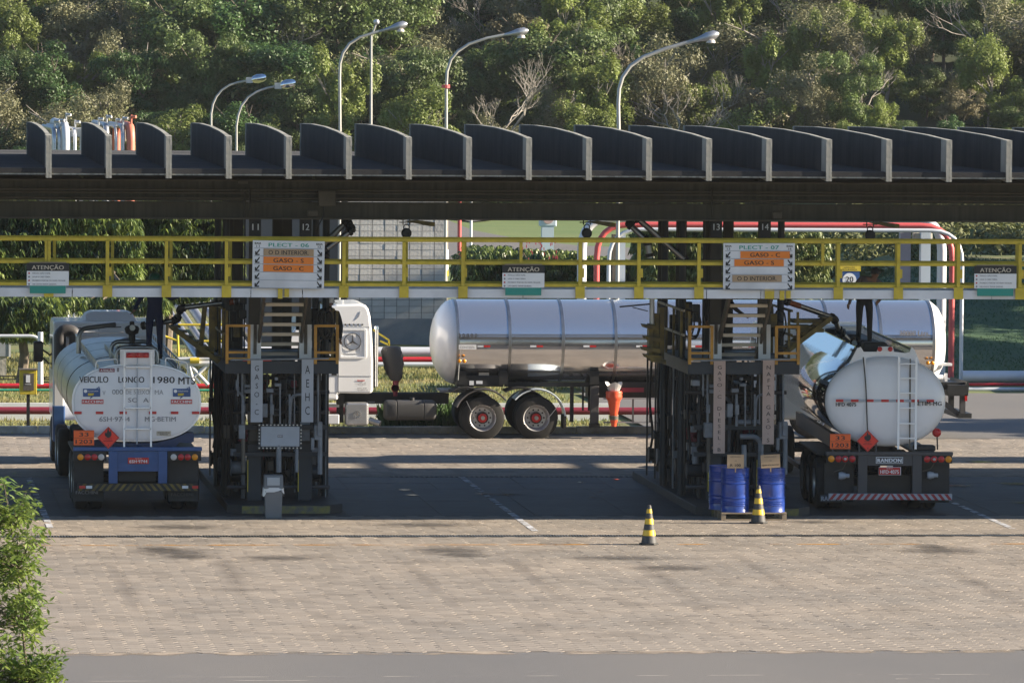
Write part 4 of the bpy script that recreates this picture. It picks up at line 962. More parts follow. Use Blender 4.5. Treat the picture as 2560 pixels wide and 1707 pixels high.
for u in (2246, 2289): R2(u-1.5, u+1.5, 892, 1122, 'ladder_rail', 'whitepaint', y=-.03, d=.03)
for v in (909, 945, 982, 1019, 1058, 1095): R2(2247, 2288, v-1.5, v+1.5, 'rung', 'whitepaint', y=-.03, d=.03)
MB().tube([(q2(2159, 893)[0], .05, q2(2159, 893)[1]), (q2(2165, 960)[0], .02, q2(2165, 960)[1]), (q2(2169, 1078)[0], 0, q2(2169, 1078)[1])], .013, 6, .2).build('drain_hose', 'black', T2)
MB().tube([(q2(2163, 895)[0], .06, q2(2163, 895)[1]), (q2(2163, 1078)[0], .04, q2(2163, 1078)[1])], .015, 6).build('drain_tube', 'tankwhite', T2)
MB().tube([(q2(2276, 897)[0], .06, q2(2276, 897)[1]), (q2(2274, 1120)[0], .04, q2(2274, 1120)[1])], .015, 6).build('drain_tube', 'brownsteel', T2)
for i in range(7):
    u = 2091+i*37.5; R2(u, u+18.7, 998.5, 1005, 'reflector', 'red', y=.035, d=.006)
    if i < 6: R2(u+18.7, u+37.5, 998.5, 1005, 'reflector', 'greybox', y=.036, d=.005)
tx('HFD 4075', 2091, 2141, 1006.5, 1016, 'ink', q2, T2, .038, .03); tx('BETIM-MG', 2287, 2353, 1003, 1013.5, 'ink', q2, T2, .03, .03)
for u, v in ((2345, 1083),):
    c = q2(u, v); MB().lathe([(0, -.09), (.05, -.08), (.09, -.03), (.09, .03), (.05, .08), (0, .09)], (c[0], .3, c[1]), 'y', 16).build('red_reel', 'red', T2, smooth=True)
    MB().cyl((c[0]+.01, .3, c[1]-.08), (c[0]+.02, .3, c[1]-.35), .015, 6).build('reel_stem', 'chassis', T2)
hazplate(T2, q2(2075, 1)[0], q2(2126, 1)[0], q2(2100, 1122)[1], q2(2100, 1084)[1], -.06); x, z = q2(2168.5, 1101.5); flame(T2, x, -.08, z, .225)
for u in (2082, 2122, 2148, 2190): R2(u-1.5, u+1.5, 1100, 1132, 'plate_bracket', 'chassisgrey', y=-.045, d=.03)
R2(2066, 2381, 1129, 1138, 'cross_beam', 'chassisgrey', y=-.02, d=.14, bevel=.01)
for u0 in (2146, 2281): R2(u0, u0+22, 1138, 1238, 'frame_leg', 'chassisgrey', y=0, d=.12, bevel=.006)
R2(2168, 2281, 1138, 1164, 'frame_panel', 'chassisgrey', y=.02, d=.06)
R2(2168, 2281, 1190, 1236, 'spare_gap', 'black', y=.4, d=.1)
b = R2(2190, 2257, 1142, 1158, 'maker_plate', 'whitepanel', y=0, d=.008); R2(2191.5, 2255.5, 1143.3, 1156.7, 'plate_face', 'chassisgrey', y=-.004, d=.003); tx('RANDON', 2194, 2253, 1145.5, 1155, 'whitepanel', q2, T2, -.006, .05)
numplate(T2, q2(2198, 1)[0], q2(2251, 1)[0], q2(1, 1186)[1], q2(1, 1168)[1], .0, 'HFD·4075'); b = R2(2197, 2252, 1167, 1187, 'plate_frame', 'whitepanel', y=.009, d=.006)
R2(2218, 2232, 1163.5, 1167, 'plate_lamp', 'lens', y=-.01, d=.03)
for u0, us, ms in ((2068, (2079, 2097, 2113, 2131), ('amber', 'lightred', 'lightred', 'lightred')), (2306, (2317, 2334, 2352, 2370), ('lightred', 'lightred', 'lightred', 'amber'))):
    b = R2(u0, u0+73, 1138, 1158, 'light_box', 'chassis', y=.02, d=.1)
    for i, (u, mm) in enumerate(zip(us, ms)):
        lamp_round(b, q2(u, 1147)[0], .02, q2(u, 1147)[1], .058, mm)
for u in (2113, 2334): lamp_round(T2, q2(u, 1147)[0], -.035, q2(u, 1147)[1], .025, 'lens')
for u0 in (2062, 2300): R2(u0+4, u0+76, 1158, 1258, 'mud_flap', 'chassis', y=.30, d=.02)
b = R2(2055, 2120, 1240, 1257, 'flap_plate', 'chassisgrey', y=.28, d=.008); tx('RANDON', 2058, 2116, 1243, 1254, 'greybox', q2, T2, .275, .04)
stripes(T2, q2(2073, 1)[0], q2(2379, 1)[0], q2(1, 1248)[1], q2(1, 1233)[1], -.10, 'stripered', 'greybox', 18)
for u, v in ((2112, 1191), (2332, 1189)):
    c = q2(u, v); MB().lathe([(0, -.06), (.07, -.06), (.085, 0), (.06, .08), (0, .08)], (c[0]-.04, .2, c[1]), 'x', 12).cyl((c[0]+.04, .2, c[1]), (c[0]+.12, .2, c[1]), .045, 10).build('air_coupling', 'greybox', T2, smooth=True)
    MB().tube([(c[0]-.2, .22, c[1]+.08), (c[0]-.02, .2, c[1]+.14), (c[0]+.07, .2, c[1]+.30)], .012, 6).build('air_hose', 'brownsteel', T2)
MB().box(q2(2288, 1)[0], q2(2340, 1)[0], .1, .5, q2(1, 1128)[1], q2(1, 1114)[1]).build('hose_tray', 'chassis', T2, bevel=.03)
for yy in (1.0, 2.25, 3.5, 11.3, 12.6):
    for s in (-1, 1): wheel(T2, s*1.12, yy, .52, 'x', .52, .27, s)
    MB().cyl((-1, yy, .52), (1, yy, .52), .07, 10).build('axle', 'chassis', T2)
for s in (-1, 1):
    wheel(T2, s*1.12, 15.6, .52, 'x', .52, .27, s, dual=False)
    MB().box(s*.40-.05, s*.40+.05, .1, 13, .95, 1.25).build('chassis_rail', 'chassis', T2)
    MB().box(s*.8, s*1.25, .5, 4.2, 1.12, 1.16).build('mudguard', 'chassis', T2)
    MB().bar((s*1.2, 4.5, .6), (s*1.2, 9.5, .6), .04, .10).build('side_guard', 'chassisgrey', T2)
q = MB(); q.prism([(13.9, 1.0), (16.3, 1.0), (16.35, 1.9), (16.0, 3.0), (15.5, 3.15), (13.9, 3.15)], 'x', -1.22, 1.22); q.build('cab', 'whitepaint', T2, bevel=.06)
for s in (-1, 1): MB().box(s*1.225, s*1.235, 14.6, 15.6, 2.1, 2.8).build('side_window', 'glass', T2)

mat('coneyellow', (.72, .46, .03), .4)

mat('seam', (.25, .26, .28), .6)

mat('fenderblue', (.45, .52, .58), .35, coat=.3)

# ---- middle articulated tanker, seen from its left side, driving to the left
YM = 151.62
X3 = at(1276, 1096, YM).x
T3 = empty('articulated_tanker', (X3, YM, 0), 'white tractor pulling a long polished tank trailer marked 30000 behind the bays', 'tanker truck')
def q3(u, v):
    if v == 1: v = 980
    if u == 1: u = 1250
    p = at(u, v, YM); return p.x-X3, p.z
def R3(*a, par=T3, **k): return rect(par, *a, f=q3, **k)
zt3, zb3 = q3(1500, 754)[1], q3(1500, 966)[1]; ct = (zt3+zb3)/2; rt3 = (zt3-zb3)/2; a3 = 1.22
xa, xb = q3(1143, 850)[0], q3(2338, 850)[0]
def ringx(x, k): return [(x, 1.25+a3*k*math.cos(t), ct+rt3*k*math.sin(t)) for t in [2*math.pi*i/56 for i in range(56)]]
MB().loft([ringx(xa, 1), ringx(xa+3, 1), ringx(xa+6, 1), ringx(xa+9, 1), ringx(xb, 1)], cap=False).build('tank', 'tanksteel', T3, smooth=True) if mat('tanksteel', (.74, .74, .76), .10, .9, bump=.05, bscale=2, stretch=(.25, 1, 1), noise_rough=.07) else None
dl = (q3(1087, 850)[0]-xa)
MB().loft([ringx(xa+dl*h, k) for h, k in ((1.0, .02), (.985, .18), (.93, .36), (.84, .54), (.70, .70), (.50, .85), (.28, .95), (.10, .99), (0, 1.0))]).build('front_dome', 'tankwhite', T3, smooth=True)
MB().loft([ringx(xb+.42*h, k) for h, k in ((0, 1.0), (.2, .97), (.55, .85), (.8, .66), (.95, .36), (1.0, .02))]).build('rear_dome', 'tankwhite', T3, smooth=True)
for u in (1146, 1276, 1409, 1541, 1673, 1805, 1938, 2071, 2204, 2336):
    x = q3(u, 850)[0]; MB().loft([ringx(x-.035, 1.008), ringx(x+.035, 1.008)], cap=False).build('tank_band', 'dullsteel', T3, smooth=True)
txt3 = lambda s, u0, u1, v0, v1, m, y, bold=.02: tx(s, u0, u1, v0, v1, m, q3, T3, y, bold)
txt3('3 0 0 0 0', 1147, 1193, 833.5, 844.5, 'ink', .02, .006); txt3('30000 Ltrs.', 2250, 2325, 826, 838, 'greyink', .03)
R3(1147, 1191, 862, 873.5, 'maker_badge', 'white', y=.02, d=.006); txt3('CONTESFIL', 1150, 1188, 865, 871, 'greyink', .017, .0)
for u in (1194, 1326, 1459, 1591, 1723, 1856, 1989, 2121): R3(u, u+15, 863.5, 868, 'reflector', 'whitepanel', y=.025, d=.006); R3(u+16, u+32, 863.5, 868, 'reflector', 'red', y=.025, d=.006)
for u in (1148, 1160):
    x, z = q3(u, 902); MB().lathe([(.045, 0), (.045, -.05), (.03, -.065), (0, -.07)], (x, -.02, z), 'y', 14).build('side_lamp', 'amber', T3, smooth=True)
MB().tube([q3(1148, 906)[:1]+(-.0, q3(1, 906)[1])]+[(q3(1145, 950)[0], 0, q3(1, 950)[1])], .012, 6).build('lamp_cable', 'dullsteel', T3)
R3(1200, 1226, 933, 941, 'data_plate', 'tread', y=.3, d=.01)
# frame of the trailer
R3(1265, 1660, 957, 969, 'frame_rail', 'chassis', y=.35, d=.08)
R3(1660, 2420, 957, 975, 'frame_rail', 'chassis', y=.35, d=.08)
R3(1145, 1262, 940, 968, 'king_pin_box', 'chassis', y=.25, d=1.8, bevel=.02)
for u in (1146, 1250, 1478, 1700, 1900, 2120): R3(u, u+22, 928, 962, 'saddle', 'chassis', y=.22, d=.2)
for u in (1176, 1193): R3(u, u+(11 if u < 1190 else 16), 953, 961 if u > 1190 else 964, 'sticker', 'whitepanel', y=.245, d=.004)
R3(1480, 1500, 966, 1066, 'landing_leg', 'chassisgrey', y=.25, d=.16, bevel=.01); R3(1478, 1502, 1060, 1070, 'leg_foot', 'chassis', y=.2, d=.3)
R3(1432, 1440, 966, 1058, 'support_leg', 'chassis', y=.5, d=.1)
for u in (1463, 1478): R3(u, u+4, 966, 1030, 'support_leg', 'chassis', y=.6, d=.05)
R3(1478, 1760, 968, 998, 'pump_box', 'chassis', y=.6, d=.6)
R3(1558, 1614, 971, 982, 'warning_strip', 'maroon', y=.34, d=.01)
for v in (997, 1056): R3(1510, 1790, v-1.8, v+1.8, 'side_guard', 'greyink', y=.10, d=.05)
for u in (1626, 1727, 1584): R3(u-1.8, u+1.8, 998, 1056, 'guard_post', 'chassisgrey', y=.10, d=.05)
for u in (1900, 2035, 2170): wheel(T3, q3(u, 1)[0], .17, .52, 'y', .52, .28, -1 , dual=True)
q = MB(); q.prism([q3(2372, 963), q3(2418, 963), q3(2420, 955), q3(2425, 960), q3(2422, 990), q3(2372, 990)], 'y', .1, 2.4); q.build('rear_frame', 'chassis', T3)
R3(2405, 2417, 985, 1036, 'rear_post', 'chassisgrey', y=.2, d=.15); R3(2382, 2394, 985, 1028, 'rear_post', 'chassis', y=.5, d=.15)
MB().bar((q3(2355, 1000)[0], .3, q3(1, 1000)[1]), (q3(2405, 1045)[0], .3, q3(1, 1040)[1]), .12).build('bumper_strut', 'chassisgrey', T3)
R3(2398, 2431, 1034, 1046, 'rear_bumper', 'black', y=.1, d=2.2)
R3(2414, 2420, 987, 1003, 'tail_light', 'lightred', y=.1, d=.2)
R3(2352, 2386, 910, 916, 'step', 'whitepaint', y=.3, d=.3); R3(2368, 2374, 935, 955, 'pipe_elbow', 'whitepaint', y=.3, d=.1); MB().cyl((q3(2330, 948)[0], .6, q3(1, 948)[1]), (q3(2368, 948)[0], .6, q3(1, 948)[1]), .09, 12).build('outlet_pipe', 'whitepaint', T3, smooth=True)
for u, v in ((2320, 907), (2331, 907)): lamp_round(T3, q3(u, v)[0], .02, q3(u, v)[1], .04, 'amber')
for i in range(5): R3(2354, 2360-i, 884+i*8.5, 888+i*8.5, 'reflector', 'pinkred', y=.55, d=.01)
# tractor
cab_side = [(700, 1050), (703, 960), (712, 880), (728, 835), (752, 800), (790, 782), (812, 778), (826, 766), (842, 761.5), (902, 760), (914, 763), (921, 772), (926, 790), (930, 830), (933, 900), (933, 975), (929, 984), (846, 983), (846, 1000), (812, 1000), (812, 1050)]
P_ = [q3(*p) for p in cab_side]; cb = MB().prism(P_, 'y', .02, 2.46).build('cab', 'whitepaint', T3, bevel=.05)
def cabline(u0, u1, v0, v1, m='seam'): return R3(u0, u1, v0, v1, 'panel_gap', m, y=.012, d=.01)
for v in (817.5, 940): cabline(815, 930, v-.5, v+.5)
cabline(845.5, 846.8, 818, 983); cabline(815, 930, 980, 981)
def rring(u0, u1, v0, v1, r, t, y, d, name, m, par=T3):
    def rr(u0, u1, v0, v1, r):
        P_ = []
        for cxx, cyy, a0 in ((u1-r, v0+r, -90), (u1-r, v1-r, 0), (u0+r, v1-r, 90), (u0+r, v0+r, 180)):
            for i in range(5): a = R(a0+22.5*i); P_.append(q3(cxx+r*math.cos(a), cyy+r*math.sin(a)))
        return P_
    o_, i_ = rr(u0, u1, v0, v1, r), rr(u0+t, u1-t, v0+t, v1-t, max(r-t, .5)); n = len(o_)
    b = MB(); vs = [(x, y, z) for x, z in o_]+[(x, y, z) for x, z in i_]+[(x, y+d, z) for x, z in o_]+[(x, y+d, z) for x, z in i_]
    fs = []
    for k in range(n):
        l = (k+1) % n; fs += [(k, l, n+l, n+k), (2*n+k, 2*n+l, l, k), (n+k, n+l, 3*n+l, 3*n+k)]
    b.add(vs, fs); return b.build(name, m, par, smooth=False), i_
fo, inn = rring(849, 916, 821, 896, 6, 5, .0, .02, 'panel_frame', 'whitepaint')
rring(854, 902, 826, 884, 5, 1, .008, .012, 'panel_frame', 'whitepanel')
c = q3(881.5, 854); q = MB(); n = 40; Re = .205
rr_ = [((Re, -.006), (Re-.016, -.006), (Re-.016, .01), (Re, .01))]
q.loft([[(c[0]+rad*math.cos(2*math.pi*k/n), hh, c[1]+rad*math.sin(2*math.pi*k/n)) for k in range(n)] for rad, hh in (list(rr_[0])+[rr_[0][0]])], cap=False)
for k in range(3):
    a = R(90+120*k); tip = (c[0]+(Re-.008)*math.cos(a), c[1]+(Re-.008)*math.sin(a))
    l = (c[0]+.024*math.cos(a+R(60)), c[1]+.024*math.sin(a+R(60))); r_ = (c[0]+.024*math.cos(a-R(60)), c[1]+.024*math.sin(a-R(60)))
    q.prism([c, l, tip, r_], 'y', -.006, .004)
q.build('star_emblem', 'chassisgrey', T3)
def star(cu, cv, r, par, m, y):
    x, z = q3(cu, cv); MB().prism([(x+(r if k % 2 == 0 else r*.42)*math.sin(R(36*k)), z+(r if k % 2 == 0 else r*.42)*math.cos(R(36*k))) for k in range(10)], 'y', y, y+.004).build('star', m, par)
for i in range(5): star(863.5+i*10.6, 811.5, .036, T3, 'ink', .012)
MB().prism([q3(*p) for p in ((902, 778), (898, 792), (888, 801), (894, 792), (899, 782))], 'y', .012, .018).build('air_scoop', 'greybox', T3)
R3(893, 912, 950, 952.5, 'sticker', 'pinkred', y=.012, d=.004); txt3('TARA 7200', 895, 915, 955, 958, 'greyink', .012, 0); txt3('LOT 28000', 895, 915, 959.5, 962.5, 'greyink', .012, 0); txt3('ANTT 0047', 893, 917, 969, 972, 'ink', .012, 0); txt3('TRANSPORTES', 893, 920, 974, 976.5, 'ink', .012, 0)
R3(829, 842, 922, 938, 'door_handle', 'black', y=.0, d=.02, bevel=.008)
R3(780, 826, 828, 880, 'side_window', 'glass', y=.008, d=.012, bevel=.01)
R3(814, 840, 822, 884, 'mirror', 'black', y=-.32, d=.14, bevel=.035); R3(800, 816, 830, 834, 'mirror_arm', 'black', y=-.2, d=.03)
MB().tube([(q3(943, 1)[0], .25, q3(1, 968)[1]), (q3(943, 1)[0], .25, q3(1, 824)[1])], .04, 10).build('exhaust_stack', 'dullsteel', T3, smooth=True)
MB().lathe([(.0, .05), (.05, .04), (.055, -.03), (0, -.03)], (q3(943, 1)[0], .25, q3(1, 822)[1]), 'z', 12).build('stack_cap', 'mirrorsteel', T3, smooth=True)
R3(932, 941, 868, 972, 'heat_shield', 'chassis', y=.4, d=1.4)
R3(801, 848, 1012, 1018, 'cab_step', 'dullsteel', y=0, d=.35); R3(801, 848, 1036, 1060, 'cab_step', 'whitepanel', y=0, d=.4, bevel=.02); R3(848, 862, 985, 1058, 'step_gap', 'black', y=.3, d=.5)
R3(848, 1130, 988, 1014, 'chassis_rail', 'chassis', y=.8, d=.1); R3(848, 1130, 990, 1012, 'chassis_rail', 'chassis', y=1.6, d=.1)
R3(1108, 1180, 980, 985, 'fifth_wheel_plate', 'greyink', y=.6, d=1.2)
bx = R3(865, 922, 1007, 1064, 'battery_box', 'galv', y=.05, d=.5, bevel=.05)
q = MB()
for i in range(15):
    for j in range(15):
        x, z = q3(870.5+i*3.3+(1.6 if j % 2 else 0), 1012+j*3.3)
        if (x-q3(893.5, 1)[0])**2+(z-q3(1, 1036)[1])**2 > .009: q.lathe([(0, -.003), (.010, -.001), (.0105, 0)], (x, .046, z), 'y', 6)
o = q.build('dimples', 'greyink', bx, fix=False); o['kind'] = 'stuff'
c = q3(893.5, 1036); q = MB(); Re = .085
q.loft([[(c[0]+rad*math.cos(2*math.pi*k/24), hh, c[1]+rad*math.sin(2*math.pi*k/24)) for k in range(24)] for rad, hh in ((Re, .03), (Re-.012, .03), (Re-.012, .046), (Re, .046), (Re, .03))], cap=False)
for k in range(3):
    a = R(90+120*k); q.prism([c, (c[0]+.018*math.cos(a+1), c[1]+.018*math.sin(a+1)), (c[0]+(Re-.005)*math.cos(a), c[1]+(Re-.005)*math.sin(a)), (c[0]+.018*math.cos(a-1), c[1]+.018*math.sin(a-1))], 'y', .032, .046)
q.build('star_emblem', 'mirrorsteel', bx)
# plastic tank with ribs
x0, zt_ = q3(963, 1002); x1, zb_ = q3(1092, 1052)
secs = []
for t, k in ((0, .78), (.03, .95), (.06, 1), (.22, 1), (.235, .93), (.25, 1), (.74, 1), (.755, .93), (.77, 1), (.94, 1), (.97, .95), (1, .78)):
    cz = (zt_+zb_)/2; h = (zt_-zb_)/2*k; secs.append([(x0+(x1-x0)*t, .35+.3*k*math.copysign(abs(math.cos(a))**.5, math.cos(a)), cz+h*math.copysign(abs(math.sin(a))**.5, math.sin(a))) for a in [2*math.pi*i/24 for i in range(24)]])
MB().loft(secs).build('water_tank', 'darkgrey', T3, smooth=True)
MB().cyl((q3(1033, 1)[0], .3, zt_-.02), (q3(1033, 1)[0], .3, zt_+.06), .06, 12).build('filler_cap', 'chassis', T3)
MB().cyl((q3(925, 1)[0], .2, q3(1, 1052)[1]), (q3(952, 1)[0], .1, q3(1, 1060)[1]), .075, 16).build('exhaust_tip', 'dullsteel', T3, smooth=True)
MB().cyl((q3(951, 1)[0], .095, q3(1, 1059.5)[1]), (q3(953, 1)[0], .09, q3(1, 1060)[1]), .06, 16).build('exhaust_mouth', 'black', T3, smooth=True)
txt3('2 THOMAR', 925, 944, 1008, 1011, 'whitepanel', .79, 0); txt3('L 1620', 925, 944, 1014, 1017, 'whitepanel', .79, 0)
for u in (1208, 1342): wheel(T3, q3(u, 1)[0], .17, q3(u, 1045)[1]-.0, 'y', .525, .30, -1, 'rim', 'red'); wheel(T3, q3(u, 1)[0], 2.33, .52, 'y', .52, .28, 1)
wheel(T3, q3(772, 1)[0], .17, .52, 'y', .52, .28, -1, dual=False); wheel(T3, q3(772, 1)[0], 2.33, .52, 'y', .52, .28, 1, dual=False)
def fender(cu, a0, a1, m, r=.665, tail=0):
    x, z = q3(cu, 1045); b = MB(); s0, s1 = [], []
    secs = []
    for i in range(15):
        a = R(a0+(a1-a0)*i/14); c, s = math.cos(a), math.sin(a)
        secs.append([(x+(r+k)*c, yy, z+(r+k)*s) for k, yy in ((0, -.02), (.03, -.03), (.045, .05), (.045, .64), (.02, .65), (.02, .05))])
    b.loft(secs); b.build('mudguard', m, T3, smooth=True)
    if tail:
        a = R(tail); X = x+r*math.cos(a); Z = z+r*math.sin(a)
        b = MB().box(X-.02, X+.05, .0, .6, Z-.30, Z+.02).build('mud_flap', 'black', T3)
fender(1208, 158, 38, 'chassisgrey'); fender(1342, 140, 4, 'fenderblue', tail=4); fender(1165, 120, 60, 'chassis', .70); fender(1300, 120, 60, 'chassis', .70)
for (u0, v0, u1, v1) in ((1166, 1002, 1190, 1052), (1397, 1012, 1366, 1050)):
    a, b_ = q3(u0, v0), q3(u1, v1); MB().bar((a[0], -.03, a[1]), (b_[0], -.02, b_[1]), .014).build('mudguard_stay', 'galv', T3)
R3(1148, 1160, 968, 974, 'work_lamp', 'galv', y=.2, d=.1)
# things hung behind the cab and on the trailer
c = at(982, 902, YM+.6); o = empty('covered_reel', (c.x, c.y, c.z), 'black plastic bag wrapped over a fitting behind the white cab', 'bag')
q = MB(); secs = []
for v, hw in ((865, 14), (868, 21), (878, 25), (892, 26), (908, 25), (922, 22), (934, 19), (944, 16), (952, 11)):
    p = at(982+(895-v)*-.12, v, YM+.6); secs.append([(p.x+hw/104*(1+.12*math.sin(5*a+v))*math.cos(a), p.y+hw/104*.7*math.sin(a), p.z) for a in [2*math.pi*i/18 for i in range(18)]])
q.loft(secs).build('bag', 'darkgrey', o, world=True, smooth=True)
MB().cyl(at(990, 940, YM+.6), at(988, 990, YM+.6), .09, 10, .05).build('red_valve', 'maroon', o, world=True, smooth=True)
MB().lathe([(.08, -.02), (.10, 0), (.08, .02), (.06, 0), (.08, -.02)], at(988, 970, YM+.55), 'y', 16).build('hand_wheel', 'maroon', o, world=True)
c = at(1535, 1066, YM+.0); o = empty('orange_cone', (c.x, YM+.05, c.z), 'orange traffic cone hung upside down on the semitrailer with a plastic sheet in it', 'traffic cone')
z0, z1 = c.z, at(1535, 978, YM).z; H = z1-z0
MB().lathe([(0, 0), (.06, 0), (.075, .10), (.09, .12), (.10, H*.42), (.11, H*.45), (.15, H*.72), (.165, H*.75), (.19, H*.80), (.20, H*.86), (.19, H*.9), (.20, H*.95), (.19, H), (0, H)], (0, 0, 0), 'z', 20).build('cone_body', 'coneorange', o, smooth=True)
MB().lathe([(.085, .16), (.099, .16), (.115, .25), (.10, .26)], (0, 0, 0), 'z', 20).build('dark_band', 'brownsteel', o, smooth=True)
q = MB(); n = 16; q.loft([[((.13+.07*t+.02*math.sin(5*a))*math.cos(a), (.13+.07*t)*math.sin(a), H+.01+t*(.17+.05*math.sin(3*a))) for a in [2*math.pi*i/n for i in range(n)]] for t in (0, .5, 1)], cap=False); q.build('plastic_sheet', 'plastic', o)

# ------------------------------------------------------------ small things in the yard
cone0 = None
for X, Y, wh in ((15.58, 120.9, 'standing alone in the sun left of the drums'), (18.43, 126.0, 'in front of the blue drums')):
    if cone0 is None:
        o = empty('traffic_cone', (X, Y, .004), f'yellow and black striped traffic cone {wh}', 'traffic cone', 'striped traffic cones')
        pr_ = lambda z: .155-.118*z/.73
        MB().prism([(.19*math.cos(R(a))*(1.02 if a % 90 else 1), .19*math.sin(R(a))) for a in range(22, 382, 45)], 'z', 0, .03).build('base', 'black', o, bevel=.006)
        zs = [.03, .17, .28, .39, .50, .60, .68, .745]
        for i, (a, b) in enumerate(zip(zs, zs[1:])):
            mm = ['darkgrey', 'coneyellow', 'darkgrey', 'coneyellow', 'darkgrey', 'coneyellow', 'darkgrey'][i]
            MB().lathe([(0, a), (pr_(a)-.003, a), (pr_(a), a+.004), (pr_(b), b-.001), (0, b)], (0, 0, 0), 'z', 24).build('band', mm, o, smooth=True)
        MB().cyl((0, 0, .74), (0, 0, .755), .03, 12).build('tip', 'darkgrey', o)
        cone0 = o
    else: c = copy_tree(cone0, None, (X, Y, .004)); c['label'] = f'yellow and black striped traffic cone {wh}'
# pallet and drums
Yd = 126.75
pc = at(1885, 1290, Yd)
pl = empty('pallet', (pc.x, Yd, 0), 'wooden pallet carrying three blue steel drums', 'pallet')
for z in (.0, .13):
    for i in range(7 if z > 0 else 3): MB().box(-.66, .66, -.02+i*(.17 if z else .5), .10+i*(.17 if z else .5), z, z+.025).build('board', 'wood', pl)
for x in (-.63, 0, .6):
    for y in (0, .5, 1.0): MB().box(x-.03, x+.06, y-.01, y+.09, .025, .13).build('block', 'wood', pl)
dr = None
for X, Y, wh in ((at(1843, 1200, Yd).x, Yd+.28, 'at the front left of the pallet, under the R 100 note'), (at(1933, 1200, Yd).x, Yd+.28, 'at the right of the pallet, under a tilted note'), (at(1824, 1200, Yd).x, Yd+.95, 'at the back of the pallet, mostly hidden by another drum')):
    if dr is None:
        o = empty('drum', (X, Y, .156), f'blue steel drum {wh}', 'drum', 'blue steel drums on the pallet'); r = .285; H = .88
        prof = [(0, .012), (r-.015, .012), (r-.012, 0), (r, 0), (r, .02), (r-.006, .03)]
        def rib(z, h): return [(r-.006, z-h), (r+.004, z), (r-.006, z+h)]
        for z in (.14, .175, .21): prof += rib(z, .012)
        prof += [(r-.006, .27), (r+.012, .285), (r-.006, .30), (r-.006, .56), (r+.012, .575), (r-.006, .59)]
        for z in (.65, .685, .72, .755): prof += rib(z, .012)
        prof += [(r-.006, H-.03), (r, H-.02), (r, H), (r-.012, H), (r-.015, H-.015), (0, H-.015)]
        MB().lathe(prof, (0, 0, 0), 'z', 40).build('shell', 'drumblue', o, smooth=True); MB().cyl((.15, -.1, H-.015), (.15, -.1, H+.0), .03, 12).build('bung', 'greybox', o)
        dr = o
    else: c = copy_tree(dr, None, (X, Y, .156)); c['label'] = f'blue steel drum {wh}'
for u0, u1, v0, v1, ro, tt, lb in ((1818, 1860, 1136, 1170, 0, ('DESTINADO', 'AO', 'R 100'), 'cardboard note reading R 100 on the front left blue drum'), (1903, 1951, 1136, 1169, R(-3), ('RESERVADO', 'AO', 'LUBRIFICANTES'), 'tilted cardboard note on the right blue drum')):
    a0, a1, z0, z1 = fr(u0, u1, v0, v1, Yd-.02); W = a1-a0; H = z1-z0
    o = empty('cardboard_note', ((a0+a1)/2, Yd-.02, z0), lb, 'note', 'cardboard notes on the drums'); o.rotation_euler.y = ro
    MB().box(-W/2, W/2, 0, .006, 0, H).build('card', 'cardboard', o); MB().bar((0, .01, .02), (0, .015, -.08), .02).build('tape', 'cardboard', o)
    text(tt[0], 0, -.003, H*.84, .022, 'ink', o, wid=W*.62); text(tt[1], 0, -.003, H*.55, .02, 'ink', o, wid=.04); text(tt[2], 0, -.003, H*.22, .055 if 'R' == tt[2][0] else .025, 'ink', o, wid=W*(.62 if tt[2][0] == 'R' else .9), bold=.02)
# waste bin
bc = at(684, 1290, 127.3)
o = empty('waste_bin', (bc.x, 127.3, 0), 'grey swing-lid waste bin with a plastic liner in front of the left island', 'waste bin')
q = MB(); q.loft([[(s1*w_/2, s2*d_/2+.15, z) for s1, s2 in ((-1, -1), (1, -1), (1, 1), (-1, 1))] for z, w_, d_ in ((0, .32, .26), (.56, .355, .30))]); q.build('body', 'bingrey', o, bevel=.015)
q = MB(); q.loft([[(s1*w_/2, s2*d_/2+.15, z) for s1, s2 in ((-1, -1), (1, -1), (1, 1), (-1, 1))] for z, w_, d_ in ((.60, .39, .33), (.64, .385, .32), (.86, .375, .26), (.87, .36, .24))]); q.build('lid', 'bingrey', o, bevel=.012)
MB().box(-.135, .12, -.014+.0, .01, .665, .83).build('swing_flap', 'bluegrey', o, bevel=.008) if mat('bluegrey', (.30, .34, .38), .5) else None
q = MB(); n = 28; q.loft([[((.20+.012*math.sin(9*a)+.02*t)*math.copysign(abs(math.cos(a))**.5, math.cos(a)), .15+(.165+.01*t)*math.copysign(abs(math.sin(a))**.5, math.sin(a)), .62-t*(.12+.06*math.sin(2*a+1)+.02*math.sin(7*a))) for a in [2*math.pi*i/n for i in range(n)]] for t in (0, .35, .7, 1)], cap=False); q.build('liner', 'plastic', o, smooth=True)
# yellow cabinet on its post, left
YB = 155.2
a0, a1, z0, z1 = fr(49, 92, 925, 986, YB)
o = empty('yellow_cabinet', ((a0+a1)/2, YB, 0), 'yellow cabinet with dark door standing on a steel post at the left kerb', 'cabinet')
W = a1-a0
MB().box(-W/2, W/2, 0, .22, z0, z1).build('case', 'yellow', o, bevel=.01); MB().box(-W/2-.02, W/2+.02, -.03, .25, z1, z1+.03).build('top', 'brownsteel', o)
MB().box(-W/2+.09, W/2-.07, -.012, -.002, z0+.10, z1-.08).build('door', 'brownsteel', o); MB().box(-.055, .045, -.02, -.014, z1-.30, z1-.12).build('notice', 'white', o); MB().box(-.07, .07, -.02, -.014, z1-.35, z1-.34).build('notice', 'white', o)
MB().box(-.035, .045, .08, .16, -.06, z0).build('post', 'chassis', o)

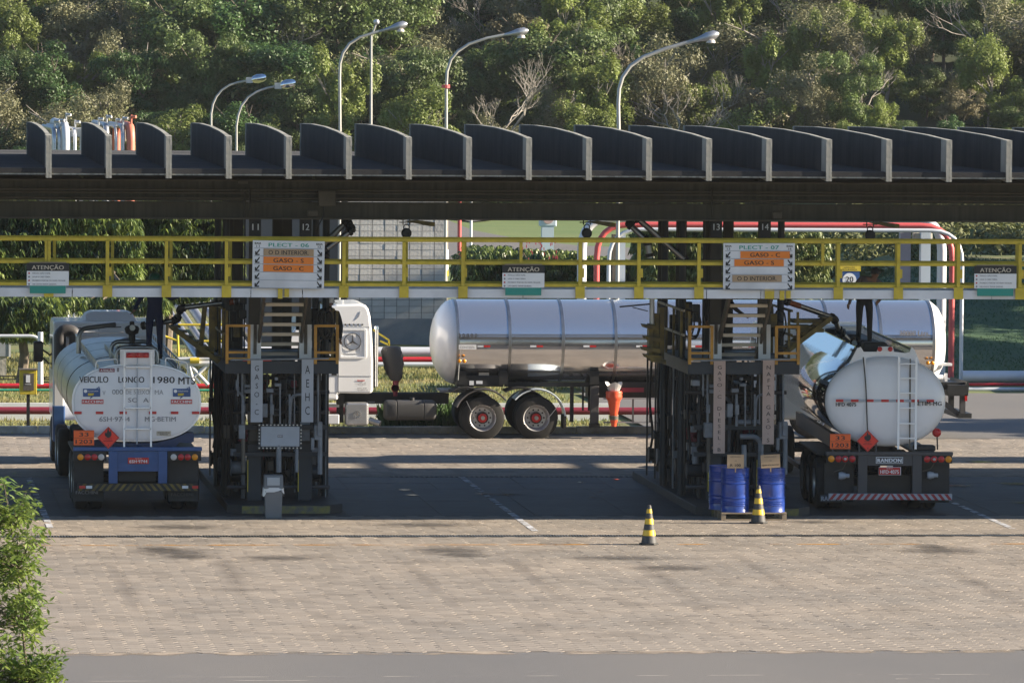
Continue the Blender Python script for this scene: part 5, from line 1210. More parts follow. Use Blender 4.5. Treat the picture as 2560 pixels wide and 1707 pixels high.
# ------------------------------------------------------------ people
def person(name, label, base, J, rad, cols, rz=0, hat=None, facing=(0, -1)):
    """J: joints name->(x,y,z); edges fixed; body is one skinned mesh coloured by region"""
    E_ = [('pel', 'sp'), ('sp', 'ch'), ('ch', 'nk'), ('nk', 'hd'), ('hd', 'top'), ('ch', 'shL'), ('shL', 'elL'), ('elL', 'wrL'), ('wrL', 'haL'), ('ch', 'shR'), ('shR', 'elR'), ('elR', 'wrR'), ('wrR', 'haR'),
          ('pel', 'hiL'), ('hiL', 'knL'), ('knL', 'anL'), ('anL', 'toL'), ('pel', 'hiR'), ('hiR', 'knR'), ('knR', 'anR'), ('anR', 'toR')]
    ks = list(J); me = bpy.data.meshes.new('body'); me.from_pydata([J[k] for k in ks], [(ks.index(a), ks.index(b)) for a, b in E_], [])
    ob = bpy.data.objects.new('body', me); COL.objects.link(ob)
    sk = ob.modifiers.new('skin', 'SKIN'); ob.modifiers.new('sub', 'SUBSURF').levels = 2
    for i, k in enumerate(ks): r = rad.get(k.rstrip('LR') if k not in rad else k, .06); me.skin_vertices[0].data[i].radius = (r, r) if not isinstance(r, tuple) else r
    me.skin_vertices[0].data[ks.index('pel')].use_root = True
    m2 = bpy.data.meshes.new_from_object(ob.evaluated_get(bpy.context.evaluated_depsgraph_get())); bpy.data.objects.remove(ob)
    root = empty(name, base, label, 'person', rz=rz)
    b = bpy.data.objects.new('body', m2); COL.objects.link(b); b.parent = root
    m2.materials.clear()
    for c in cols: m2.materials.append(MATS[c])
    reg = {'hd': 0, 'top': 0, 'nk': 0, 'haL': 0, 'haR': 0, 'wrL': 1, 'wrR': 1, 'elL': 1, 'elR': 1, 'shL': 1, 'shR': 1, 'ch': 1, 'sp': 1, 'pel': 2, 'hiL': 2, 'hiR': 2, 'knL': 2, 'knR': 2, 'anL': 2, 'anR': 2, 'toL': 3, 'toR': 3}
    for p in m2.polygons:
        c = p.center; k = min(ks, key=lambda k: (Vector(J[k])-c).length); p.material_index = reg[k]; p.use_smooth = True
    hd = Vector(J['hd'])
    f = Vector((facing[0], facing[1], 0)).normalized(); sd = Vector((-f.y, f.x, 0))
    for s in (-1, 1): MB().lathe([(0, -.012), (.01, -.006), (.01, .006), (0, .012)], hd+f*.092+sd*s*.032+Vector((0, 0, .01)), 'z', 8).build('eye', 'ink', root)
    q = MB(); t = hd+f*.115+Vector((0, 0, -.02)); q.add([hd+f*.085+Vector((0, 0, .02)), hd+f*.085+sd*.018+Vector((0, 0, -.03)), hd+f*.085-sd*.018+Vector((0, 0, -.03)), t], [(0, 1, 3), (0, 3, 2), (1, 2, 3)]); q.build('nose', cols[0], root)
    for k in ('haL', 'haR'):
        h = Vector(J[k]); d = (h-Vector(J['wr'+k[2]])).normalized(); sx = d.orthogonal().normalized(); q = MB()
        for i in range(4): a = h+sx*(i-1.5)*.02; q.tube([a, a+d*(.05+.006*(i in (1, 2))), a+d*.08+sx.cross(d)*.02], [.010, .009, .007], 6)
        q.tube([h-d*.01+sx*.035, h+d*.03+sx*.06], [.011, .008], 6); q.build('fingers', cols[0], root, smooth=True)
    if not hat: MB().lathe([(0, .125), (.05, .118), (.09, .085), (.107, .03), (.10, -.01), (.06, -.02)], hd-f*.012, 'z', 16).build('hair', 'ink', root, smooth=True)
    if hat:
        q = MB(); q.lathe([(.0, .135), (.05, .13), (.10, .10), (.125, .05), (.13, .0), (.155, -.005), (.155, -.012), (.12, -.01)], hd+Vector((0, 0, .035)), 'z', 20)
        q.add([hd+f*.10+sd*.09+Vector((0, 0, .03)), hd+f*.20+sd*.05+Vector((0, 0, .02)), hd+f*.20-sd*.05+Vector((0, 0, .02)), hd+f*.10-sd*.09+Vector((0, 0, .03))], [(0, 1, 2, 3)]); q.build('helmet', hat, root, smooth=True)
    return root
RAD = {'pel': (.15, .12), 'sp': (.14, .11), 'ch': (.16, .12), 'nk': .055, 'hd': (.09, .10), 'top': .06, 'sh': .07, 'el': .05, 'wr': .036, 'ha': (.045, .02), 'hi': .095, 'kn': .068, 'an': .05, 'to': (.045, .035)}
def pose(lean=0., **kw):
    J = {'pel': (0, 0, .96), 'sp': (0, lean*.3, 1.12), 'ch': (0, lean*.8, 1.34), 'nk': (0, lean, 1.50), 'hd': (0, lean*1.1, 1.62), 'top': (0, lean*1.15, 1.72),
         'shL': (-.19, lean*.9, 1.42), 'elL': (-.26, lean*.9-.03, 1.14), 'wrL': (-.24, lean-.15, .93), 'haL': (-.24, lean-.18, .86), 'shR': (.19, lean*.9, 1.42), 'elR': (.26, lean*.9-.03, 1.14), 'wrR': (.24, lean-.15, .93), 'haR': (.24, lean-.18, .86),
         'hiL': (-.10, 0, .90), 'knL': (-.11, -.02, .50), 'anL': (-.12, .02, .09), 'toL': (-.13, -.14, .04), 'hiR': (.10, 0, .90), 'knR': (.11, -.02, .50), 'anR': (.12, .02, .09), 'toR': (.13, -.14, .04)}
    J.update(kw); return J
p = at(392, 898, 131.7)
person('person', 'worker in dark blue overalls and green helmet standing on the left tanker', (p.x-.05, 131.7, p.z), pose(-.12, elL=(-.34, -.2, 1.2), wrL=(-.42, -.38, 1.05), haL=(-.46, -.44, 1.0), elR=(.34, -.15, 1.25), wrR=(.45, -.3, 1.3), haR=(.50, -.34, 1.32)), RAD, ('skin', 'clothblue', 'clothblue', 'black'), hat='helmetgreen')
p = at(2160, 862, 131.5)
person('person', 'worker in dark trousers and grey shirt standing on top of the right tanker', (p.x, 131.5, p.z), pose(-.15, ch=(.08, -.2, 1.28), nk=(.14, -.26, 1.40), hd=(.18, -.30, 1.50), top=(.20, -.33, 1.60), shL=(-.10, -.16, 1.38), elL=(-.30, -.3, 1.16), wrL=(-.36, -.35, .92), haL=(-.39, -.37, .84), shR=(.26, -.18, 1.34), elR=(.36, -.3, 1.1), wrR=(.25, -.4, .95), haR=(.2, -.44, .9)), RAD, ('skin', 'clothgrey', 'clothdark', 'black'), hat=None)
p = at(822, 905, 131.8)
Jb = {k: (v[0], v[1]-.05, v[2]-.36) if v[2] > .8 else v for k, v in pose(-.05).items()}; Jb['knL'] = (-.12, -.36, .44); Jb['knR'] = (.12, -.36, .44)
person('person', 'worker in white helmet crouching on the left rack, seen above the white cab', (p.x-.02, 131.8, 2.84), Jb, RAD, ('skin', 'clothdark', 'clothdark', 'black'), hat='white', facing=(1, -.5))
person('person', 'worker in black clothes standing behind the stair of the right rack', (18.45, 132.4, 2.84), pose(-.05, elR=(.36, -.2, 1.15), wrR=(.5, -.3, 1.05), haR=(.56, -.34, 1.02)), RAD, ('skin', 'clothdark', 'clothdark', 'black'), hat=None, facing=(1, -.2))

mat('salmonpale', (.50, .34, .32), .6)

ordn = ['first', 'second', 'third', 'fourth', 'fifth', 'sixth', 'seventh', 'eighth', 'ninth', 'tenth', 'eleventh', 'twelfth', 'thirteenth', 'fourteenth', 'fifteenth', 'sixteenth', 'seventeenth', 'eighteenth']

# ------------------------------------------------------------ background: pipes, wall, signs
def pipe(name, label, pts, r, m, group=None, fil=.6, cat='pipe', n=12):
    P_ = [Vector(p) for p in pts]; o = MB().tube(P_, r, n, fil, 6).build(name, m, None, loc=tuple(P_[0]), smooth=True, world=True); tag(o, label, cat, group); return o
def hp(u0, u1, v, Y): a, b = at(u0, v, Y), at(u1, v, Y); z = at((u0+u1)/2, v, Y).z; return [(a.x, Y, z), (b.x, Y, z)]
# pipelines along the rear kerb
def hpipe(lab, u0, u1, v0, v1, Y, m): s_ = F/Y; return pipe('pipeline', lab, hp(u0, u1, (v0+v1)/2, Y), (v1-v0)/2/s_, m, 'pipelines behind the yard')
hpipe('red pipeline in the grass left of the left rack, with a green one below it', -200, 572, 958, 971, 166, 'redpipe')
hpipe('thin green pipeline below the red one on the left', -200, 560, 972, 978, 165.7, 'green')
hpipe('thick maroon pipeline low behind the rear kerb', -200, 1640, 1017, 1036, 158, 'maroon')
o = struct(MB().box(-8, 19.5, 159.5, 159.65, -.1, .36), 'pipe_curb', 'white')
hpipe('thick white pipeline running behind the white cab', 560, 1700, 867, 892, 172, 'pipewhite')
hpipe('red pipeline running behind the white cab below the thick white one', 560, 1700, 892, 905, 171.6, 'redpipe')
hpipe('white pipeline lowest of the three behind the white cab', 560, 1700, 905, 917, 171.2, 'pipewhite')
hpipe('thick white pipeline at the right edge below the green slope', 2405, 2900, 926, 957, 174, 'pipewhite')
hpipe('red pipeline at the right edge below the thick white one', 2415, 2900, 957, 965, 173.4, 'redpipe')
hpipe('white pipeline lowest of three at the right edge', 2415, 2900, 968, 979, 172.8, 'pipewhite')
for k in range(12):
    x = 14+k*3.2 if k < 3 else 27.5+(k-3)*2.7
    q = MB().box(x-.05, x+.05, 171, 174.3, -.05, .35).box(x-.05, x+.05, 172.9, 173, -.05, .9)
    tag(q.build('pipe_support', 'galv', None, loc=(x, 172, 0), world=True), f'low steel support under the pipelines, {ordn[k]} from the left', 'pipe support', 'pipe supports behind the yard')
# vertical silver pipes seen above the roof at the left
for i, (u, wd, vt, m, lab) in enumerate(((136, 11, 317, 'galv', 'thin silver pipe bend left of the first roof rib gap'), (148, 10, 315, 'galv', 'thin silver pipe beside the tallest silver pipe'), (164, 20, 301, 'pipewhite', 'tallest silver pipe bend above the roof at the left'), (187, 9, 319, 'pipewhite', 'thin white pipe right of the tallest silver pipe'),
                                         (266, 15, 306, 'galv', 'silver pipe bend behind the second roof rib'), (290, 8, 314, 'galv', 'thin dull pipe between two silver pipes'), (307, 12, 310, 'galv', 'silver pipe left of the salmon pipe'), (327, 22, 306, 'salmon', 'salmon red pipe bend above the roof at the left'), (246, 12, 312, 'galv', 'silver pipe peeking out left behind the second roof rib'))):
    Y = 192; s_ = F/Y; r = wd/2/s_; zt_ = at(u, vt, Y).z-r; x = at(u, 350, Y).x
    if m == 'salmon': mat('salmon', (.55, .17, .11), .5)
    o = pipe('pipe_bend', lab, [(x, Y, -.1), (x, Y, zt_), (x-.25, Y+4, zt_+.02), (x-.25, Y+4.2, -.1)], r, m, 'pipe bends rising above the roof', .45)
    q = MB().cyl((x+.02, Y+.2, zt_+r*.6), (x+.02, Y+.2, zt_+r+.22), .03, 8).cyl((x+.02, Y+.2, zt_+r+.16), (x+.16, Y+.1, zt_+r+.16), .045, 8)
    c = q.build('vent_valve', 'galv' if m != 'salmon' else 'salmon', None); c.data.transform(Matrix.Translation((-x, -Y, .1))); c.parent = o
q = MB().box(at(172, 340, 196).x, at(212, 340, 196).x, 196, 196.3, at(190, 342, 196).z, at(190, 320, 196).z).box(at(200, 340, 196).x, at(214, 340, 196).x, 196, 196.3, 0, at(190, 342, 196).z).box(at(172, 340, 196).x, at(178, 340, 196).x, 196, 196.3, 0, at(190, 342, 196).z)
tag(q.build('portal_of_pipes', 'pipewhite', None), 'white concrete pipe frame between the silver pipe bends', 'pipe frame')
# sloping silver pipes behind the left rack
for i in range(6):
    a = at(384+i*33, 726, 186+i*.5); b = at(505+i*33, 905, 181+i*.3)
    pipe('sloping_pipe', f'sloping silver pipe, number {i+1} from the left of the slanting row behind the left rack' if False else ['leftmost sloping silver pipe behind the person on the left tanker', 'second sloping silver pipe from the left behind the left rack', 'third sloping silver pipe from the left behind the left rack', 'fourth sloping silver pipe from the left behind the left rack', 'fifth sloping silver pipe from the left behind the left rack', 'rightmost sloping silver pipe behind the left rack'][i],
         [a, b], .095 if i % 2 else .135, 'galv', 'sloping pipes behind the left rack', .2)
o = empty('pipe_stand', tuple(at(500, 950, 163)), 'white steel pipe stand with yellow sleeve behind the left rack', 'pipe stand')
for a, b, r_ in (((448, 908), (560, 908), .07), ((440, 898), (530, 896), .05), ((472, 910), (482, 955), .06), ((520, 912), (482, 945), .05), ((468, 905), (520, 962), .05), ((455, 905), (500, 958), .04)):
    MB().cyl(at(*a, 163), at(*b, 163), r_, 10).build('pipe', 'pipewhite', o, world=True, smooth=True)
MB().cyl(at(475, 901, 162.9), at(498, 901, 162.9), .075, 12).build('sleeve', 'yellow', o, world=True, smooth=True)
pipe('bent_riser', 'white pipe rising from the red pipeline and bending right behind the left rack', [at(524, 960, 165), at(526, 918, 165), at(560, 900, 165)], .06, 'pipewhite', None, .25)
o = empty('service_rail', tuple(at(470, 852, 162)), 'yellow handrails in front of the sloping pipes', 'handrail')
for a, b in (((445, 812), (560, 812)), ((500, 853), (560, 853)), ((444, 830), (446, 890)), ((404, 838), (446, 852)), ((404, 838), (412, 832))):
    MB().cyl(at(*a, 162), at(*b, 162), .03, 8).build('rail', 'yellow', o, world=True)
o = empty('service_rail', tuple(at(974, 862, 176)), 'short yellow handrail on the grass behind the white cab', 'handrail')
for a, b in (((932, 824), (972, 850)), ((972, 850), (973, 868)), ((950, 852), (972, 862))): MB().bar(at(*a, 176), at(*b, 176), .05).build('rail', 'yellow', o, world=True)
# left edge: green and grey tank/sign, white gate frame
YL = 178
a0, a1, z0, z1 = fr(-30, 26, 690, 892, YL); zm_ = at(0, 815, YL).z
o = empty('totem_sign', ((a0+a1)/2, YL, 0), 'green and grey totem sign cut by the left edge', 'sign')
W = a1-a0
MB().box(-W/2, W/2, 0, .5, z0, zm_).build('grey_panel', 'greybox', o, bevel=.02); MB().box(-W/2, W/2, 0, .5, zm_+.005, z1).build('green_panel', 'green', o, bevel=.02); MB().box(-W/3, W/3, .1, .4, -.1, z0).build('base', 'kerbconc', o)
MB().box(W/2-.04, W/2+.012, -.01, .02, z0, z1).build('edge_trim', 'white', o)
pipe('white_gantry', 'white pipe gantry standing at the left behind the yellow cabinet', [at(-60, 840, 164), at(103, 840, 164), at(104, 960, 164)], .045, 'pipewhite', None, .3)
for u in (104,):
    o = empty('white_post', tuple(at(u, 958, 163)), 'thick white post behind the mirror of the left tanker', 'post'); MB().cyl(at(u-3, 960, 163), at(u-3, 830, 163), .07, 10).build('shaft', 'pipewhite', o, world=True, smooth=True)
for (v, u0, u1) in ((940, -60, 58), (948, -60, 125), (955, 95, 130), (943, 95, 125)): hpipe('thin dark pipe in the grass, '+{940: 'upper one left of', 948: 'long lower one behind', 955: 'lowest one just right of', 943: 'short one just right of'}[v]+' the yellow cabinet', u0, u1, v-1.5, v+1.5, 168, 'chassis')
# concrete block wall building
YK = 196
kx0, kx1, kz0, kz1 = at(868, 700, YK).x, at(1110, 700, YK).x, 0, 5.3
o = empty('block_building', ((kx0+kx1)/2, YK, 0), 'grey building of large concrete blocks with a rendered plinth behind the white cab', 'building')
s_ = F/YK; bw = 31.3/s_; bh = 15.7/s_
MB().box(kx0, kx1, YK+.02, YK+9, -.1, kz1).build('wall_core', 'mortar', o, world=True)
bd = None; z = at(1000, 797, YK).z; kzb = z
while z < kz1-.05:
    x = kx0
    while x < kx1-.03:
        wd = min(bw, kx1-x)
        if wd > bw*.9:
            if bd is None: bd = MB().box(.008, bw-.008, 0, .12, .006, bh-.006).build('block', 'blockwall', o); b = bd
            else: b = bd.copy(); COL.objects.link(b)
            b.parent = o; b.location = (x-o.location.x, -.0+rg.uniform(-.006, .006), z)
        else: MB().box(x+.008, x+wd, YK, YK+.12, z+.006, z+bh-.006).build('block', 'blockwall', o, world=True)
        x += bw
    z += bh
# mat's blocks stand just proud of the mortar
MB().box(kx0-.02, kx1+.02, YK-.03, YK+.02, -.1, kzb).build('plinth', 'render', o, world=True) if mat('render', (.20, .22, .24), .9, var=.6, vscale=1.2, col2=(.30, .31, .31), bump=.4) else None
MB().box(kx0-3.2, kx0-.02, YK+.5, YK+9, -.1, 4.6).build('side_block', 'mortar', o, world=True)
MB().box(kx0-3, kx1+3, YK-5.0, YK-4.6, -.05, .12).build('step', 'kerbconc', o, world=True)
# posts in the middle distance
def post(lab, u, v0, v1, Y, wd, m, bands=()):
    s_ = F/Y; r = wd/2/s_; a = at(u, v1, Y); zt_ = at(u, v0, Y).z
    o = empty('post', (a.x, Y, terr(a.x, Y)), lab, 'post'); MB().cyl((0, 0, 0), (0, 0, zt_-o.location.z), r, 12).build('shaft', m, o, smooth=True)
    for va, vb, mm in bands: MB().cyl((0, 0, at(u, vb, Y).z-o.location.z), (0, 0, at(u, va, Y).z-o.location.z), r*1.25, 12).build('painted_band', mm, o, smooth=True)
    return o
post('brown pole with white and yellow painted foot at the corner of the block wall', 1115, 480, 704, 214, 9, 'palebark', ((624, 648, 'white'), (648, 662, 'coneyellow'), (662, 676, 'white'), (676, 690, 'coneyellow')))
post('red pole right of the block wall', 1148, 480, 655, 217, 10, 'pinkred'); post('thin white pole right of the red pole', 1177, 480, 650, 222, 7, 'pipewhite'); post('thin brown pole standing right of the red pole', 1176, 645, 690, 200, 6, 'brownsteel')
a = at(1370, 597, 255); o = empty('white_totem', (a.x, 255, terr(a.x, 255)), 'pale blue white totem with wide head beside the side road', 'totem')
s_ = F/255; zz = lambda v: at(1370, v, 255).z-o.location.z
MB().box(-15/s_, 15/s_, 0, .4, 0, zz(567)).build('shaft', 'palewhite', o) if mat('palewhite', (.52, .60, .68), .5) else None
MB().box(-21/s_, 22/s_, -.02, .45, zz(567), zz(548)).build('head', 'palewhite', o, bevel=.05); MB().lathe([(0, 0), (.22, 0), (.22, .06), (0, .06)], (0, -.06, zz(546)), 'y', 20).build('round_mark', 'salmonpale', o)
for u in (1450,):
    pass
# speed sign
Ys = 172; a0, a1, z0, z1 = fr(2098, 2149, 678, 712, Ys)
o = empty('speed_sign', ((a0+a1)/2, Ys, 0), 'blue speed sign with a white disc reading 20 behind the walkway at the right', 'sign'); W = a1-a0
MB().box(-W/2, W/2, 0, .03, z0, z1).build('panel', 'blue', o); MB().box(-W/2-.03, W/2+.03, -.01, .03, z1, z1+.14).build('yellow_header', 'yellow', o)
text('ÁREA DE', 0, -.014, z1+.10, .035, 'ink', o, wid=.3); text('SEGURANÇA', 0, -.014, z1+.04, .045, 'ink', o, wid=.42)
MB().lathe([(0, 0), (.19, 0), (.19, .006), (0, .006)], (0, -.012, z0+.13), 'y', 28).build('disc', 'white', o); text('20', 0, -.018, z0+.15, .15, 'ink', o, wid=.2, bold=.03)
for s in (-1, 1): MB().cyl((s*.15, .05, 0), (s*.15, .05, z1), .025, 8).build('leg', 'galv', o)
# pipe bridge on the right
Yb = 176
def portal(lab, v, uL, uR, wd, m, vb=985, dy=0, ub_=None):
    s_ = F/(Yb+dy); r = wd/2/s_; z = at((uL+uR)/2, v, Yb+dy).z; xL, xR = at(uL, 600, Yb+dy).x, at(uR, 600, Yb+dy).x
    return pipe('bridge_pipe', lab, [(xL, Yb+dy, -.1), (xL, Yb+dy, z), (xR, Yb+dy, z), (xR, Yb+dy, -.1)], r, m, 'pipes of the pipe bridge', .9, n=16)
portal('thick white pipe, topmost of the pipe bridge', 545, 1455, 2355, 24, 'pipewhite', dy=1.6)
portal('red pipe of the pipe bridge', 563, 1492, 2381, 15, 'pinkred', dy=.8)
portal('slim white pipe, lowest of the pipe bridge', 575, 1522, 2406, 10, 'pipewhite', dy=0)
for u0, u1, v0, lab, m in ((2268, 2294, 580, 'lavender grey concrete column of the pipe bridge', 'lilac'), (2317, 2341, 570, 'pale blue column of the pipe bridge', 'palewhite'), (1556, 1576, 590, 'pale blue column at the left end of the pipe bridge', 'palewhite'), (1544, 1553, 590, 'brown post at the left end of the pipe bridge', 'brownsteel')):
    if m == 'lilac': mat('lilac', (.33, .31, .36), .7, var=.1)
    a0, a1, z0, z1 = fr(u0, u1, v0, 985, Yb+1)
    o = MB().box(-(a1-a0)/2, (a1-a0)/2, -.15, .15, -.1, z1-(-0)).build('bridge_column', m, None); o.location = ((a0+a1)/2, Yb+2.4 if 'pale blue column of' not in lab else Yb+2.2, 0); tag(o, lab, 'column')
a0, a1, z0, z1 = fr(2285, 2330, 583, 598, Yb+2.4); tag(MB().box(a0, a1, Yb+2.3, Yb+2.7, z0, z1).build('bridge_beam', 'tread', None), 'beige crossbeam at the head of the pipe bridge columns', 'beam')

# ------------------------------------------------------------ street lamps
def lamp(lab, base_u, v_b, pts, Y, r, head='cobra'):
    P_ = [at(*p, Y) for p in pts]; b = P_[0]; root = empty('street_lamp', (b.x, Y, terr(b.x, Y)), lab, 'street lamp', 'street lamps behind the yard')
    L_ = [Vector((b.x, Y, terr(b.x, Y)))]+P_; n = len(L_)
    MB().tube(L_, [r*1.25]+[r*(1.1-.35*i/n) for i in range(1, n+0)]+[r*.6]*60, 10).build('pole', 'lamppost', root, world=True, smooth=True) if False else MB().tube(L_, r, 10).build('pole', 'lamppost', root, world=True, smooth=True)
    a, c = P_[-2], P_[-1]; d = (c-a).normalized(); U = Vector((0, 0, 1))
    if head == 'cobra':
        MB().tube([c-d*.15, c+d*.1, c+d*.28, c+d*.48, c+d*.58], [.04, .07, .115, .115, .05], 12).build('lamp_head', 'galv', root, world=True, smooth=True)
        MB().lathe([(0, 0), (.12, .02), (.10, .09), (0, .11)], c+d*.38-Vector((0, 0, .2)), 'z', 12).build('lamp_glass', 'lens', root, world=True, smooth=True)
    else:
        MB().box(*(lambda q: (q.x-.10, q.x+.12, q.y-.08, q.y+.08, q.z-.09, q.z+.10))(c)).build('photocell', 'galv', root, world=True)
        MB().tube([c+d*.05, c+d*.18, c+d*.3, c+d*.5, c+d*.58], [.07, .13, .16, .13, .08], 12).build('lamp_head', 'mirrorsteel', root, world=True, smooth=True)
    return root
k = 1.08841
def sc(*p): return [(u*k, v*k) for u, v in p]
lamp('left lamp of the low pair, over the fourth roof rib', 0, 0, sc((485, 300), (485, 262), (489, 240), (497, 222), (510, 207), (527, 196), (545, 190), (572, 185)), 215, .038, 'egg')
lamp('right lamp of the low pair, with a bright oval head', 0, 0, sc((543, 350), (543, 290), (547, 265), (555, 243), (570, 224), (590, 211), (612, 203), (638, 198)), 205, .038, 'egg')
lamp('tall lamp with curved arm left of the straight mast', 0, 0, sc((781, 300), (780, 180), (781, 146), (788, 122), (803, 101), (827, 86), (860, 76), (892, 67)), 190, .045)
o = empty('light_mast', tuple(at(930, 300, 200)), 'straight slender mast with a small ball on top', 'mast'); MB().cyl((at(930, 300, 200).x, 200, 0), at(928, 90, 200), .06, 10, .035).build('pole', 'lamppost', o, world=True, smooth=True); MB().lathe([(0, -.1), (.08, -.06), (.1, 0), (.08, .06), (0, .1)], at(941, 56, 200), 'z', 14).build('ball', 'galv', o, world=True, smooth=True); MB().tube([at(928, 90, 200), at(935, 75, 200), at(941, 58, 200)], .03, 8).build('arm', 'lamppost', o, world=True)
lamp('tall lamp with a red ring on its post, right of the straight mast', 0, 0, sc((1025, 300), (1025, 200), (1027, 164), (1036, 137), (1052, 118), (1078, 101), (1120, 88), (1168, 79)), 185, .045)
o = COL.objects.get('street_lamp.003'); c = at(1024*k, 199*k, 185)
if o: MB().cyl(c+Vector((0, 0, -.05)), c+Vector((0, 0, .05)), .12, 12).build('red_ring', 'pinkred', o, world=True)
lamp('thickest and nearest lamp, with a long curved arm, over the right half of the roof', 0, 0, sc((1421, 300), (1420, 240), (1422, 205), (1430, 178), (1448, 152), (1478, 131), (1530, 112), (1600, 92)), 160, .05)

# ------------------------------------------------------------ trees and plants
def leafmesh(name, m, blobs, n, size, seed, stretch=(1, 1, 1), droop=0., shell=.55, aspect=.55):
    """crown of n folded leaf clumps spread through blobs (x,y,z,r)"""
    g = random.Random(seed); b = MB(); V, Fc = b.v, b.f
    tot = sum(q[3]**2 for q in blobs)
    for (bx_, by, bz, r) in blobs:
        for i in range(int(n*r*r/tot)):
            a = g.uniform(0, 6.283); ct_ = g.uniform(-.75, 1); st = math.sqrt(1-ct_*ct_); rr = r*(shell+(1-shell)*g.random()**.6)*(1+.18*math.sin(5*a+bz)*st)
            c = Vector((bx_+rr*st*math.cos(a)*stretch[0], by+rr*st*math.sin(a)*stretch[1], bz+rr*ct_*stretch[2]))
            nrm = Vector((st*math.cos(a)+g.gauss(0, .5), st*math.sin(a)+g.gauss(0, .5), ct_+g.gauss(0, .5)+.25)).normalized()
            t = nrm.orthogonal().normalized(); t = Matrix.Rotation(g.uniform(0, 6.28), 3, nrm) @ t
            if droop: t = (t*(1-droop)+Vector((0, 0, -1))*droop).normalized()
            s2 = nrm.cross(t).normalized(); L = size*g.uniform(.6, 1.3); w_ = L*aspect
            o_ = len(V); V += [tuple(c-t*L*.5), tuple(c-s2*w_*.5-nrm*L*.05), tuple(c+t*L*.5-nrm*L*.12), tuple(c+s2*w_*.5-nrm*L*.05)]
            Fc.append((o_, o_+1, o_+2, o_+3))
    b.m = [0]*len(Fc)
    o = b.build(name, m, None, fix=False); return o
def limbs(b, h, r, seed, n=7, spread=1.6, top=.95):
    g = random.Random(seed); P_ = [Vector((g.gauss(0, .05)*i, g.gauss(0, .05)*i, h*top*i/5)) for i in range(6)]
    b.tube(P_, [r*(1-.13*i) for i in range(6)], 7)
    for i in range(n):
        t = g.uniform(.3, .95); p = P_[0].lerp(P_[5], t); a = g.uniform(0, 6.28); l = spread*g.uniform(.6, 1.1)
        q = p+Vector((math.cos(a)*l*.5, math.sin(a)*l*.5, l*.35)); e = p+Vector((math.cos(a)*l, math.sin(a)*l, l*g.uniform(.5, 1.1)))
        b.tube([p, q, e], [r*.45, r*.3, r*.12], 5)
        for k2 in range(2):
            e2 = q+Vector((g.uniform(-.6, .6), g.uniform(-.6, .6), g.uniform(.2, .8))); b.tube([q, e2], [r*.22, r*.08], 4)
    return b
kinds = []
KD = [('dark-toned', 'leafdark', (1, 1, 1), .0, 'tree'), ('mid green', 'leafmid', (1, 1, .9), 0, 'tree'), ('bright yellow-green', 'leaflight', (.95, .95, 1.05), 0, 'tree'), ('grey-green thin', 'leafgrey', (1, 1, 1), .0, 'tree'), ('rusty brown', 'leafred', (1, 1, .8), 0, 'tree'), ('bushy mid green', 'leafmid', (1.25, 1.1, .75), 0, 'tree'), ('tall yellow-green', 'leaflight', (.75, .75, 1.3), 0, 'tree'), ('broad dark', 'leafdark', (1.3, 1.2, .8), 0, 'tree')]
for i, (lb, m, st, dr_, ct_) in enumerate(KD):
    g = random.Random(100+i); H = 6.0
    blobs = [(0, 0, 4.0, 1.3)]+[(g.uniform(-1.7, 1.7)*st[0], g.uniform(-1.5, 1.5), g.uniform(.9, 5.6)*(.8+.2*st[2]), g.uniform(.32, .8)) for _ in range(30)]
    tr = empty('tree', (0, -300, 0)); t_ = limbs(MB(), 5.2, .13, i).build('trunk', 'palebark' if i in (2, 3, 6) else 'bark', tr, smooth=True)
    cr = leafmesh('crown', m, blobs, 21000 if i != 3 else 9000, .155 if i != 3 else .14, 200+i, st, 0, .15); cr.parent = tr
    kinds.append(tr)
bare = empty('bare_tree', (0, -300, 0)); q = MB(); g = random.Random(5)
def grow(q, p, d, l, r, dep):
    e = p+d*l; q.tube([p, p.lerp(e, .5)+Vector((g.gauss(0, .06), g.gauss(0, .06), 0))*l, e], [r, r*.85, r*.7], 4 if dep > 1 else 6)
    if dep < 8:
        for k_ in range(2 if dep else 3):
            nd = (d+Vector((g.gauss(0, .55), g.gauss(0, .45), g.gauss(.22, .2)))).normalized(); grow(q, e, nd, l*g.uniform(.62, .85), r*.68, dep+1)
grow(q, Vector((0, 0, 0)), Vector((0, 0, 1)), 1.4, .075, 0); q.build('branches', 'palebark', bare, smooth=True)
def place_tree(kind, x, y, sc_, rz, lab, group='trees on the wooded hill'):
    t = copy_tree(kinds[kind], None, (x, y, terr(x, y)-.2)); t.scale = (sc_[0], sc_[0], sc_[1]); t.rotation_euler.z = rz; tag(t, lab, 'tree', group); return t
g = random.Random(11)
seen = {}
rowsd = [(325, 36, .55), (331, 30, .92), (339, 30, 1.0), (348, 28, 1.1), (358, 26, 1.2), (369, 25, 1.28), (382, 23, 1.38), (398, 20, 1.5), (418, 18, 1.65)]
